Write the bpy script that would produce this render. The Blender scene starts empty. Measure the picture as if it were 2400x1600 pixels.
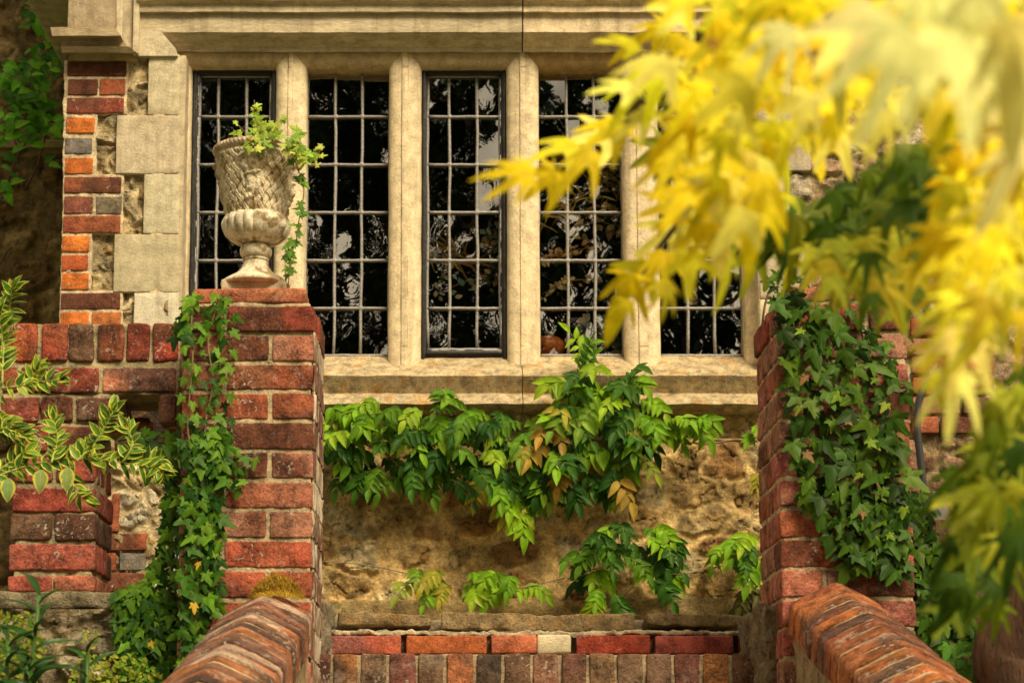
import bpy, math, random
import numpy as np
from mathutils import Vector
random.seed(7); rng = np.random.default_rng(11)
R = math.radians
sc = bpy.context.scene
COL = sc.collection
# ------------------------------------------------------------------ camera
FPX = 4550.0; PX0 = 1067.0; PY0 = 1264.0; PITCH = math.atan(616.0/4550.0); EYE = 1.6
cam = bpy.data.cameras.new('camera'); camo = bpy.data.objects.new('camera', cam); COL.objects.link(camo)
cam.sensor_width = 36.0; cam.lens = FPX/2400*36
cam.shift_x = (1200-PX0)/2400; cam.shift_y = (PY0-800)/2400
camo.location = (0, 0, EYE); camo.rotation_euler = (R(90)+PITCH, 0, 0)
cam.clip_start = 0.05; cam.clip_end = 400
cam.dof.use_dof = True; cam.dof.focus_distance = 5.9; cam.dof.aperture_fstop = 6.7; cam.dof.aperture_blades = 7
sc.camera = camo
# ------------------------------------------------------------------ world, sun, exposure
SUN_EL, SUN_AZ = R(46), R(150)      # azimuth clockwise from +Y : behind the camera
w = bpy.data.worlds.new("World"); sc.world = w; w.use_nodes = True
nt = w.node_tree; bg = nt.nodes['Background']
sky = nt.nodes.new('ShaderNodeTexSky'); sky.sky_type = 'NISHITA'; sky.sun_disc = False
sky.sun_elevation = SUN_EL; sky.sun_rotation = SUN_AZ; sky.dust_density = 4; sky.air_density = 1.2
mx = nt.nodes.new('ShaderNodeMix'); mx.data_type = 'RGBA'; mx.inputs[0].default_value = 0.86
nt.links.new(sky.outputs[0], mx.inputs[6]); tcw = nt.nodes.new('ShaderNodeTexCoord'); nw = nt.nodes.new('ShaderNodeTexNoise'); nw.inputs['Scale'].default_value = 3.2; nw.inputs['Detail'].default_value = 5   # bright broken cloud
nt.links.new(tcw.outputs['Generated'], nw.inputs['Vector']); cr_ = nt.nodes.new('ShaderNodeValToRGB')
cr_.color_ramp.elements[0].position = .40; cr_.color_ramp.elements[0].color = (3.2, 2.6, 1.7, 1); cr_.color_ramp.elements[1].position = .60; cr_.color_ramp.elements[1].color = (19, 15.4, 10.0, 1)
nt.links.new(nw.outputs['Fac'], cr_.inputs[0]); nt.links.new(cr_.outputs[0], mx.inputs[7])
nt.links.new(mx.outputs[2], bg.inputs[0]); bg.inputs[1].default_value = 0.05
sun = bpy.data.lights.new('sun', 'SUN'); sun.energy = 3.7; sun.angle = R(26); sun.color = (1.0, .84, .57)
suno = bpy.data.objects.new('sun', sun); COL.objects.link(suno)
sd = Vector((math.sin(SUN_AZ)*math.cos(SUN_EL), math.cos(SUN_AZ)*math.cos(SUN_EL), math.sin(SUN_EL)))
suno.rotation_euler = sd.to_track_quat('Z', 'Y').to_euler()
sc.view_settings.view_transform = 'Standard'; sc.view_settings.look = 'None'
sc.view_settings.exposure = 0.48; sc.view_settings.gamma = 1.0

# ------------------------------------------------------------------ measuring: photo pixel + real distance -> point
cp, sp = math.cos(PITCH), math.sin(PITCH)
def W(px, py, d):
    a = (px-PX0)/FPX; b = (PY0-py)/FPX
    yy = cp - b*sp; zz = sp + b*cp
    return Vector((a/yy*d, d, EYE+zz/yy*d))
def XP(px, py, d): return W(px, py, d).x
def ZP(py, d, px=1067): return W(px, py, d).z

# ------------------------------------------------------------------ noise
def _h(i, j, k, s):
    n = (i*374761393 + j*668265263 + k*2147483647 + s*1274126177) & 0xffffffff
    n = ((n ^ (n >> 13))*1274126177) & 0xffffffff
    return ((n ^ (n >> 16)) & 0xffff)/65535.0
def vnoise(p, s=0):
    p = np.asarray(p, float); f = np.floor(p); i = f.astype(np.int64); t = p-f; t = t*t*(3-2*t)
    r = 0
    for a in (0, 1):
        for b in (0, 1):
            for c in (0, 1):
                wgt = (t[:, 0] if a else 1-t[:, 0])*(t[:, 1] if b else 1-t[:, 1])*(t[:, 2] if c else 1-t[:, 2])
                r = r + wgt*_h(i[:, 0]+a, i[:, 1]+b, i[:, 2]+c, s)
    return r*2-1
def fbm(p, s=0, o=4):
    r = 0; a = 1; q = np.asarray(p, float)
    for k in range(o):
        r = r + a*vnoise(q, s+k); q = q*2.03+7.1; a *= .5
    return r
def sstep(a, b, x):
    t = np.clip((x-a)/(b-a), 0, 1); return t*t*(3-2*t)

# ------------------------------------------------------------------ mesh collector
HARD = {'brick', 'coping_brick', 'plain_brick', 'mortar', 'ashlar_stone', 'lintel_stone', 'sill_stone', 'rubble_stone', 'pale_rubble', 'streaked_brick'}
class MB:
    def __init__(s): s.v = []; s.f = []; s.c = []; s.u = []; s.n = 0
    def add(s, v, f, col=(1, 1, 1), uv=None):
        v = np.asarray(v, float); n = len(v)
        s.v.append(v)
        for ff in f: s.f.append(tuple(i+s.n for i in ff))
        c = np.asarray(col, float)
        s.c.append(np.tile(c, (n, 1)) if c.ndim == 1 else c)
        s.u.append(np.zeros((n, 3)) if uv is None else np.asarray(uv, float))
        s.n += n
    def build(s, name, mat, parent=None, smooth=True):
        v = np.concatenate(s.v); c = np.concatenate(s.c); u = np.concatenate(s.u)
        me = bpy.data.meshes.new(name)
        org = Vector((0, 0, 0)) if parent is None else parent.location
        vv = v - np.array(org)
        me.from_pydata(vv.tolist(), [], s.f)
        ca = me.attributes.new('col', 'FLOAT_COLOR', 'POINT')
        ca.data.foreach_set('color', np.concatenate([c, np.ones((len(c), 1))], 1).astype(np.float32).ravel())
        ua = me.attributes.new('luv', 'FLOAT_VECTOR', 'POINT'); ua.data.foreach_set('vector', u.astype(np.float32).ravel())
        if smooth: me.polygons.foreach_set('use_smooth', [True]*len(me.polygons))
        me.materials.append(mat); me.validate(); me.update()
        if mat.name in HARD: me.set_sharp_from_angle(angle=R(38))
        o = bpy.data.objects.new(name, me); COL.objects.link(o)
        if parent is not None: o.parent = parent
        return o
def thing(name, label, cat, loc=(0, 0, 0), group=None):
    o = bpy.data.objects.new(name, None); COL.objects.link(o); o.location = loc
    o.empty_display_size = .1
    o['label'] = label; o['category'] = cat
    if group: o['group'] = group
    return o
def tag(o, label, cat, group=None, kind=None):
    o['label'] = label; o['category'] = cat
    if group: o['group'] = group
    if kind: o['kind'] = kind
    return o
def under(o, parent):          # sub-part: child of a part sitting at its thing's origin
    o.parent = parent; return o

# ------------------------------------------------------------------ materials
def mat(name):
    m = bpy.data.materials.new(name); m.use_nodes = True
    n = m.node_tree.nodes; l = m.node_tree.links
    return m, n, l, n['Principled BSDF']
def N(n, t, **k):
    x = n.new(t)
    for a, b in k.items(): setattr(x, a, b)
    return x
def noise(n, l, co, scale, detail=6, rough=.6, dist=0):
    x = N(n, 'ShaderNodeTexNoise'); x.inputs['Scale'].default_value = scale; x.inputs['Detail'].default_value = detail
    x.inputs['Roughness'].default_value = rough; x.inputs['Distortion'].default_value = dist
    l.new(co, x.inputs['Vector']); return x.outputs['Fac']
def ramp(n, l, v, a, b, lo=0., hi=1.):
    x = N(n, 'ShaderNodeMapRange'); x.interpolation_type = 'SMOOTHSTEP'
    x.inputs[1].default_value = a; x.inputs[2].default_value = b; x.inputs[3].default_value = lo; x.inputs[4].default_value = hi
    l.new(v, x.inputs[0]); return x.outputs[0]
def mixc(n, l, f, a, b, mode='MIX'):
    x = N(n, 'ShaderNodeMix', data_type='RGBA', blend_type=mode)
    for i, val in ((0, f), (6, a), (7, b)):
        if hasattr(val, 'links') or isinstance(val, bpy.types.NodeSocket): l.new(val, x.inputs[i])
        else: x.inputs[i].default_value = val if i == 0 else (*val, 1)
    return x.outputs[2]
def math_(n, l, op, a, b=0.0):
    x = N(n, 'ShaderNodeMath', operation=op)
    for i, v in ((0, a), (1, b)):
        if isinstance(v, bpy.types.NodeSocket): l.new(v, x.inputs[i])
        else: x.inputs[i].default_value = v
    return x.outputs[0]
def grit(name, rough=.88, contrast=.6, lichen=0., lichcol=(.62, .58, .5), orange=0., soot=.3, sootcol=(.05, .035, .025), bump=.6, bscale=60, stretch=(1, 1, 1), crust=0., white=0., bdist=.010, streak=0.):
    m, n, l, b = mat(name)
    tc = N(n, 'ShaderNodeTexCoord'); mp = N(n, 'ShaderNodeMapping'); mp.inputs['Scale'].default_value = stretch
    l.new(tc.outputs['Object'], mp.inputs[0]); co = mp.outputs[0]
    at = N(n, 'ShaderNodeAttribute', attribute_name='col')
    n1 = noise(n, l, co, 22, 8, .65); n2 = noise(n, l, co, 140, 4, .7); n3 = noise(n, l, co, 5, 5, .6, .6)
    v = math_(n, l, 'ADD', ramp(n, l, n1, .28, .72, 1-contrast, 1+contrast), ramp(n, l, n2, .3, .7, -contrast*.6, contrast*.6))
    c = mixc(n, l, 1.0, at.outputs['Color'], (1, 1, 1), 'MULTIPLY')
    vm = N(n, 'ShaderNodeVectorMath', operation='SCALE'); l.new(c, vm.inputs[0]); l.new(v, vm.inputs['Scale'])
    c = vm.outputs[0]
    if soot: c = mixc(n, l, ramp(n, l, n3, .5, .78, 0, soot*1.6), c, sootcol)
    if orange:
        no = noise(n, l, co, 14, 8, .7, .5); c = mixc(n, l, ramp(n, l, no, .53, .62, 0, orange), c, (.50, .25, .045))
    if crust:
        nk = noise(n, l, co, 30, 9, .75, 1.0); c = mixc(n, l, ramp(n, l, nk, .50, .58, 0, crust), c, (.66, .55, .38))
        nk2 = noise(n, l, co, 21, 9, .7, .4); c = mixc(n, l, ramp(n, l, nk2, .56, .64, 0, crust), c, (.16, .12, .075))
    if white:
        nw_ = noise(n, l, co, 9, 10, .78, .3); c = mixc(n, l, ramp(n, l, nw_, .57, .63, 0, white), c, (.62, .52, .44))
    if streak:
        ms2 = N(n, 'ShaderNodeMapping'); ms2.inputs['Scale'].default_value = (1, 1, .07); l.new(tc.outputs['Object'], ms2.inputs[0]); c = mixc(n, l, ramp(n, l, noise(n, l, ms2.outputs[0], 26, 6, .65), .48, .72, 0, streak), c, (.24, .17, .09))
    if lichen:
        nl = noise(n, l, co, 75, 3, .6, .8); na = noise(n, l, co, 7, 3, .5)
        f = math_(n, l, 'MULTIPLY', ramp(n, l, nl, .58, .66), ramp(n, l, na, .5, .66, .12, 1))
        c = mixc(n, l, math_(n, l, 'MULTIPLY', f, lichen), c, lichcol)
    l.new(c, b.inputs['Base Color']); b.inputs['Roughness'].default_value = rough
    b.inputs['Specular IOR Level'].default_value = .25
    nb = noise(n, l, co, bscale, 9, .72); nv = N(n, 'ShaderNodeTexVoronoi'); nv.inputs['Scale'].default_value = bscale*2.2; l.new(co, nv.inputs['Vector'])
    pits = ramp(n, l, nv.outputs['Distance'], .05, .3)
    hh = math_(n, l, 'ADD', nb, math_(n, l, 'MULTIPLY', pits, .25))
    bp = N(n, 'ShaderNodeBump'); bp.inputs['Strength'].default_value = bump; bp.inputs['Distance'].default_value = bdist
    l.new(hh, bp.inputs['Height']); l.new(bp.outputs[0], b.inputs['Normal'])
    return m
M = {}
M['brick'] = grit('brick', lichen=.9, soot=.5, sootcol=(.05, .022, .013), bump=1., contrast=.62, white=.22)
M['brick_wet'] = grit('coping_brick', lichen=.9, soot=.6, sootcol=(.035, .016, .011), bump=1., contrast=.6, rough=.6, crust=.0, white=.55)
M['brick_plain'] = grit('plain_brick', lichen=.4, soot=.3, bump=.8, contrast=.5)
M['mortar'] = grit('mortar', soot=.35, sootcol=(.10, .075, .04), lichen=.4, bump=1., contrast=.45)
M['stone'] = grit('ashlar_stone', streak=.4, soot=.26, sootcol=(.27, .20, .12), lichen=.4, bump=.6, contrast=.24, bscale=90)
M['stone_str'] = grit('lintel_stone', streak=.45, soot=.32, sootcol=(.17, .12, .065), lichen=.2, bump=.6, contrast=.25, bscale=60, stretch=(.35, 1, 1))
M['sill'] = grit('sill_stone', streak=.4, soot=.4, sootcol=(.16, .11, .055), orange=.7, lichen=.6, bump=1., contrast=.5, crust=.55)
M['rubble'] = grit('rubble_stone', soot=.20, sootcol=(.15, .075, .022), lichen=.25, lichcol=(.6, .5, .32), orange=.3, bump=1., contrast=.5, bscale=55, bdist=.018)
M['rubble_pale'] = grit('pale_rubble', soot=.2, sootcol=(.10, .07, .035), lichen=.6, bump=1., contrast=.6, bscale=38, bdist=.022)
M['cast'] = grit('weathered_cast_stone', soot=.35, sootcol=(.20, .13, .06), lichen=.5, lichcol=(.7, .64, .48), bump=.6, contrast=.35)
M['streak'] = grit('streaked_brick', lichen=.9, soot=.4, sootcol=(.09, .03, .02), bump=1, contrast=.5, stretch=(1, 1, .12), crust=.8)
M['bark'] = grit('bark', soot=.4, bump=1., contrast=.5, stretch=(1, 1, .25), bscale=40)
M['twig'] = grit('twig', soot=.1, bump=.4, contrast=.3)
M['soil'] = grit('soil', soot=.3, bump=1, contrast=.5)

def leafmat(name, style='mid', trans=.3, gloss=.42, veincol=(1.5, 1.5, 1.4)):
    m, n, l, b = mat(name)
    at = N(n, 'ShaderNodeAttribute', attribute_name='col'); uv = N(n, 'ShaderNodeAttribute', attribute_name='luv')
    tc = N(n, 'ShaderNodeTexCoord'); nn = noise(n, l, tc.outputs['Object'], 60, 4, .6)
    sx = N(n, 'ShaderNodeSeparateXYZ'); l.new(uv.outputs['Vector'], sx.inputs[0])
    vm = N(n, 'ShaderNodeVectorMath', operation='SCALE'); l.new(at.outputs['Color'], vm.inputs[0]); l.new(ramp(n, l, nn, .2, .8, .78, 1.22), vm.inputs['Scale'])
    c = vm.outputs[0]; au = math_(n, l, 'ABSOLUTE', sx.outputs[0])
    if style in ('mid', 'rim'):
        mid = ramp(n, l, au, .03, .09, 1, 0)
        fr = math_(n, l, 'FRACT', math_(n, l, 'SUBTRACT', math_(n, l, 'MULTIPLY', sx.outputs[1], 7.0), math_(n, l, 'MULTIPLY', au, 1.6)))
        sv = ramp(n, l, math_(n, l, 'ABSOLUTE', math_(n, l, 'SUBTRACT', fr, .5)), .04, .13, .55, 0)
        vein = math_(n, l, 'MAXIMUM', mid, sv)
    else:
        an = math_(n, l, 'ARCTAN2', sx.outputs[0], sx.outputs[1])
        fr = math_(n, l, 'FRACT', math_(n, l, 'ADD', math_(n, l, 'DIVIDE', an, .72), 10.5))
        vein = ramp(n, l, math_(n, l, 'ABSOLUTE', math_(n, l, 'SUBTRACT', fr, .5)), .02, .07, 1, 0)
    cv = mixc(n, l, 1.0, c, veincol, 'MULTIPLY')
    c = mixc(n, l, math_(n, l, 'MULTIPLY', vein, .6), c, cv)
    if style == 'rim':
        e = math_(n, l, 'ADD', au, math_(n, l, 'MULTIPLY', math_(n, l, 'SUBTRACT', nn, .3), .9))
        c = mixc(n, l, ramp(n, l, e, .88, .97), c, (.72, .68, .10))
    l.new(c, b.inputs['Base Color']); b.inputs['Roughness'].default_value = gloss; b.inputs['Specular IOR Level'].default_value = .18
    bp = N(n, 'ShaderNodeBump'); bp.inputs['Strength'].default_value = .5; bp.inputs['Distance'].default_value = .0015
    l.new(math_(n, l, 'SUBTRACT', 1.0, vein), bp.inputs['Height']); l.new(bp.outputs[0], b.inputs['Normal'])
    tr = N(n, 'ShaderNodeBsdfTranslucent'); l.new(c, tr.inputs[0]); ms = N(n, 'ShaderNodeMixShader'); ms.inputs[0].default_value = trans
    l.new(b.outputs[0], ms.inputs[1]); l.new(tr.outputs[0], ms.inputs[2]); l.new(ms.outputs[0], n['Material Output'].inputs[0])
    return m
M['leaf'] = leafmat('climber_leaf')
M['ivy'] = leafmat('ivy_leaf', 'palm', .2, .5, (1.9, 1.8, 1.7))
M['rim'] = leafmat('variegated_leaf', 'rim', .2, .35)
M['maple'] = leafmat('maple_leaf', 'palm', .38, .6, (1.05, 1.05, 1.05))
M['strap'] = leafmat('strap_leaf', 'mid', .15, .3)

def simple(name, col, rough=.5, metal=0, bump=.3, bs=80, var=.4):
    m, n, l, b = mat(name)
    tc = N(n, 'ShaderNodeTexCoord'); nn = noise(n, l, tc.outputs['Object'], bs, 5, .6)
    c = mixc(n, l, ramp(n, l, nn, .3, .7), tuple(x*(1-var) for x in col), tuple(min(1, x*(1+var)) for x in col))
    l.new(c, b.inputs['Base Color']); b.inputs['Roughness'].default_value = rough; b.inputs['Metallic'].default_value = metal
    bp = N(n, 'ShaderNodeBump'); bp.inputs['Strength'].default_value = bump; bp.inputs['Distance'].default_value = .003
    l.new(nn, bp.inputs['Height']); l.new(bp.outputs[0], b.inputs['Normal']); return m
M['lead'] = simple('lead', (.30, .285, .27), .42, .1, .6, 150)
M['iron'] = simple('painted_iron', (.018, .017, .017), .35, 0, .6, 60, .3)
M['white_paint'] = simple('worn_white_paint', (.55, .53, .5), .5, 0, .5, 60, .3)
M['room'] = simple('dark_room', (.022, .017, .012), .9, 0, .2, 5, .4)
M['pumpkin'] = simple('pumpkin_skin', (.55, .14, .02), .45, 0, .1, 20, .2)
M['cable'] = simple('black_rubber', (.03, .03, .032), .4, 0, .1, 80, .2)
M['box'] = simple('galvanised_box', (.20, .18, .15), .55, .2, .2, 40, .2)
M['moss'] = grit('moss', soot=0, bump=.3, contrast=.3)
m, n, l, b = mat('old_glass'); M['glass'] = m
tc = N(n, 'ShaderNodeTexCoord'); at = N(n, 'ShaderNodeAttribute', attribute_name='luv')
ad = N(n, 'ShaderNodeVectorMath', operation='ADD'); l.new(tc.outputs['Object'], ad.inputs[0]); l.new(at.outputs['Vector'], ad.inputs[1])
g1 = noise(n, l, ad.outputs[0], 9, 2, .5, 1.8); g2 = noise(n, l, ad.outputs[0], 4, 2, .5, .5)
atc = N(n, 'ShaderNodeAttribute', attribute_name='col')
sep = N(n, 'ShaderNodeSeparateColor'); l.new(atc.outputs['Color'], sep.inputs[0])
bp = N(n, 'ShaderNodeBump'); bp.inputs['Distance'].default_value = .006
gm_ = noise(n, l, ad.outputs[0], 6, 2, .5, .4); l.new(math_(n, l, 'MULTIPLY', sep.outputs[0], ramp(n, l, gm_, .49, .66, .16, 1.)), bp.inputs['Strength'])
l.new(math_(n, l, 'ADD', g1, g2), bp.inputs['Height'])
gl = N(n, 'ShaderNodeBsdfGlossy'); gl.inputs['Roughness'].default_value = .015; l.new(bp.outputs[0], gl.inputs['Normal'])
tr = N(n, 'ShaderNodeBsdfTransparent'); tr.inputs[0].default_value = (.85, .88, .84, 1)
ms = N(n, 'ShaderNodeMixShader'); ms.inputs[0].default_value = .44
l.new(tr.outputs[0], ms.inputs[1]); l.new(gl.outputs[0], ms.inputs[2]); l.new(ms.outputs[0], n['Material Output'].inputs[0])

# ------------------------------------------------------------------ shape helpers
def cube_grid(xs, ys, zs):
    idx = {}; v = []; f = []
    def g(i, j, k):
        key = (i, j, k)
        if key not in idx: idx[key] = len(v); v.append((xs[i], ys[j], zs[k]))
        return idx[key]
    a, b, c = len(xs)-1, len(ys)-1, len(zs)-1
    for i in range(a):
        for j in range(b):
            f.append((g(i, j, 0), g(i, j+1, 0), g(i+1, j+1, 0), g(i+1, j, 0))); f.append((g(i, j, c), g(i+1, j, c), g(i+1, j+1, c), g(i, j+1, c)))
    for i in range(a):
        for k in range(c):
            f.append((g(i, 0, k), g(i+1, 0, k), g(i+1, 0, k+1), g(i, 0, k+1))); f.append((g(i, b, k), g(i, b, k+1), g(i+1, b, k+1), g(i+1, b, k)))
    for j in range(b):
        for k in range(c):
            f.append((g(0, j, k), g(0, j, k+1), g(0, j+1, k+1), g(0, j+1, k))); f.append((g(a, j, k), g(a, j+1, k), g(a, j+1, k+1), g(a, j, k+1)))
    return np.array(v, float), f
def seglist(h, r, step):
    inner = max(1, int(round(2*(h-r)/step)))
    mid = list(np.linspace(-(h-r), h-r, inner+1))
    return [-h, -h+.3*r] + mid + [h-.3*r, h]
def rbox(mb, c, size, col=(1, 1, 1), r=.006, amp=.0015, step=.03, col2=None, seed=None, fr=22, rot=None, big=.0):
    """rounded, slightly irregular block"""
    h = np.array(size)/2; r = min(r, h.min()*.8)
    v, f = cube_grid(*[seglist(h[i], r, step) for i in range(3)])
    q = np.clip(v, -(h-r), h-r); d = v-q; L = np.linalg.norm(d, axis=1, keepdims=True)
    v = np.where(L > 1e-9, q+d/np.maximum(L, 1e-9)*r, v)
    s = random.randint(0, 9999) if seed is None else seed
    off = np.array([s*1.37 % 50, s*2.11 % 50, s*.77 % 50])
    nz = np.stack([vnoise(v*fr+off, 1), vnoise(v*fr+off+9, 2), vnoise(v*fr+off+19, 3)], 1)
    v2 = v + nz*amp
    if amp: v2 += np.stack([vnoise(v*fr*3+off, 4), vnoise(v*fr*3+off, 5), vnoise(v*fr*3+off, 6)], 1)*amp*.45
    if big: v2 += np.stack([vnoise(v*7+off, 4), vnoise(v*7+off, 5), vnoise(v*7+off, 6)], 1)*big
    cc = np.tile(np.array(col), (len(v), 1)).astype(float)
    if col2 is not None:
        t = sstep(-.1, .35, vnoise(v*9+off, 8))[:, None]; cc = cc*(1-t)+np.array(col2)*t
    if rot is not None: v2 = v2 @ np.array(rot).T
    mb.add(v2+np.array(c), f, cc)
def jit(c, a=.15):
    k = 1+random.uniform(-a, a); return tuple(max(0, x*k*(1+random.uniform(-a*.3, a*.3))) for x in c)
RED = (.29, .084, .038); PINK = (.38, .135, .080); DRED = (.14, .048, .026); ORG = (.58, .16, .03); ORED = (.40, .095, .03)
BRN = (.16, .085, .05); GRY = (.15, .125, .105); DBRN = (.085, .045, .03); ROSE = (.37, .17, .11)
MORT = (.50, .40, .24); CREAM = (.62, .51, .32)
def brick_px(mb, x0, y0, x1, y1, d, dep=.1, col=RED, col2=None, r=.006, amp=.0016, big=.0015, proud=0, fr=40):
    xm = (x0+x1)/2; ym = (y0+y1)/2; d -= proud
    a = XP(x0, ym, d); b = XP(x1, ym, d); z1 = ZP(y0, d, xm); z0 = ZP(y1, d, xm)
    rbox(mb, ((a+b)/2, d+dep/2, (z0+z1)/2), (b-a, dep, z1-z0), jit(col), r, amp, .018, col2, big=big, fr=fr)
def box_px(mb, x0, y0, x1, y1, d, dep, col, amp=.002, r=.004, step=.03, big=0, fr=22):
    ym = (y0+y1)/2; xm = (x0+x1)/2
    a = XP(x0, ym, d); b = XP(x1, ym, d); z1 = ZP(y0, d, xm); z0 = ZP(y1, d, xm)
    rbox(mb, ((a+b)/2, d+dep/2, (z0+z1)/2), (b-a, dep, z1-z0), col, r, amp, step, big=big, fr=fr)
def extrude_x(mb, prof, x0, x1, col, step=.04, amp=.001, seed=3, cap=True, miter0=None):
    """prof: list of (y,z); skin from x0 to x1"""
    P = []
    for (a, b) in zip(prof[:-1], prof[1:]):
        a = np.array(a); b = np.array(b); L = np.linalg.norm(b-a); k = max(1, int(L/.012))
        for t in range(k): P.append(a+(b-a)*t/k)
    P.append(np.array(prof[-1])); P = np.array(P)
    nx = max(1, int((x1-x0)/step)); xs = np.linspace(x0, x1, nx+1)
    v = np.zeros(((nx+1)*len(P), 3)); m_ = len(P)
    for i, x in enumerate(xs):
        xx = x + (miter0(P) if (i == 0 and miter0) else 0)
        v[i*m_:(i+1)*m_, 0] = xx; v[i*m_:(i+1)*m_, 1:] = P
    v[:, 1] += fbm(v*12+seed, seed, 3)*amp; v[:, 2] += fbm(v*14+seed+5, seed, 3)*amp
    f = [(i*m_+j, (i+1)*m_+j, (i+1)*m_+j+1, i*m_+j+1) for i in range(nx) for j in range(m_-1)]
    if cap: f += [tuple(range(m_)), tuple(nx*m_+k for k in reversed(range(m_)))]
    mb.add(v, f, col)
def tube(mb, pts, rad, col=(1, 1, 1), seg=7, wob=0, uvk=None):
    pts = [Vector(p) for p in pts]; n_ = len(pts)
    if not hasattr(rad, '__len__'): rad = [rad]*n_
    V = []; up = Vector((.13, .9, .3))
    for i, p in enumerate(pts):
        t = (pts[min(i+1, n_-1)]-pts[max(i-1, 0)]).normalized()
        a = t.cross(up)
        if a.length < 1e-4: a = t.cross(Vector((1, 0, 0)))
        a.normalize(); b_ = t.cross(a)
        for k in range(seg):
            an = 2*math.pi*k/seg; rr = rad[i]*(1+wob*random.uniform(-1, 1))
            V.append(p+a*math.cos(an)*rr+b_*math.sin(an)*rr)
    f = [(i*seg+k, i*seg+(k+1) % seg, (i+1)*seg+(k+1) % seg, (i+1)*seg+k) for i in range(n_-1) for k in range(seg)]
    f += [tuple(reversed(range(seg))), tuple((n_-1)*seg+k for k in range(seg))]
    mb.add(np.array([tuple(x) for x in V]), f, col)
def spline(pts, k=6):
    pts = [Vector(p) for p in pts]; out = []
    P = [pts[0]*2-pts[1]]+pts+[pts[-1]*2-pts[-2]]
    for i in range(1, len(P)-2):
        for j in range(k):
            t = j/k; a, b_, c, d = P[i-1], P[i], P[i+1], P[i+2]
            out.append(.5*((2*b_)+(c-a)*t+(2*a-5*b_+4*c-d)*t*t+(3*b_-a-3*c+d)*t**3))
    out.append(pts[-1]); return out
def lathe(mb, prof, c, seg=96, col=(1, 1, 1), fn=None, cfn=None):
    prof = np.array(prof); n_ = len(prof); V = []; C = []
    th = np.linspace(0, 2*math.pi, seg, endpoint=False)
    T, I = np.meshgrid(th, np.arange(n_)); r = prof[I, 0].astype(float); z = prof[I, 1]
    if fn is not None: r = r+fn(T, I/(n_-1.0), r, z)
    V = np.stack([c[0]+r*np.sin(T), c[1]-r*np.cos(T), c[2]+z], -1).reshape(-1, 3)
    f = [(i*seg+k, i*seg+(k+1) % seg, (i+1)*seg+(k+1) % seg, (i+1)*seg+k) for i in range(n_-1) for k in range(seg)]
    cc = col if cfn is None else cfn(T, I/(n_-1.0)).reshape(-1, 3)
    mb.add(V, f, cc)
def resample(prof, step):
    out = []
    for a, b in zip(prof[:-1], prof[1:]):
        a = np.array(a, float); b = np.array(b, float); k = max(1, int(np.linalg.norm(b-a)/step))
        out += [a+(b-a)*t/k for t in range(k)]
    out.append(np.array(prof[-1], float)); return out
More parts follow.
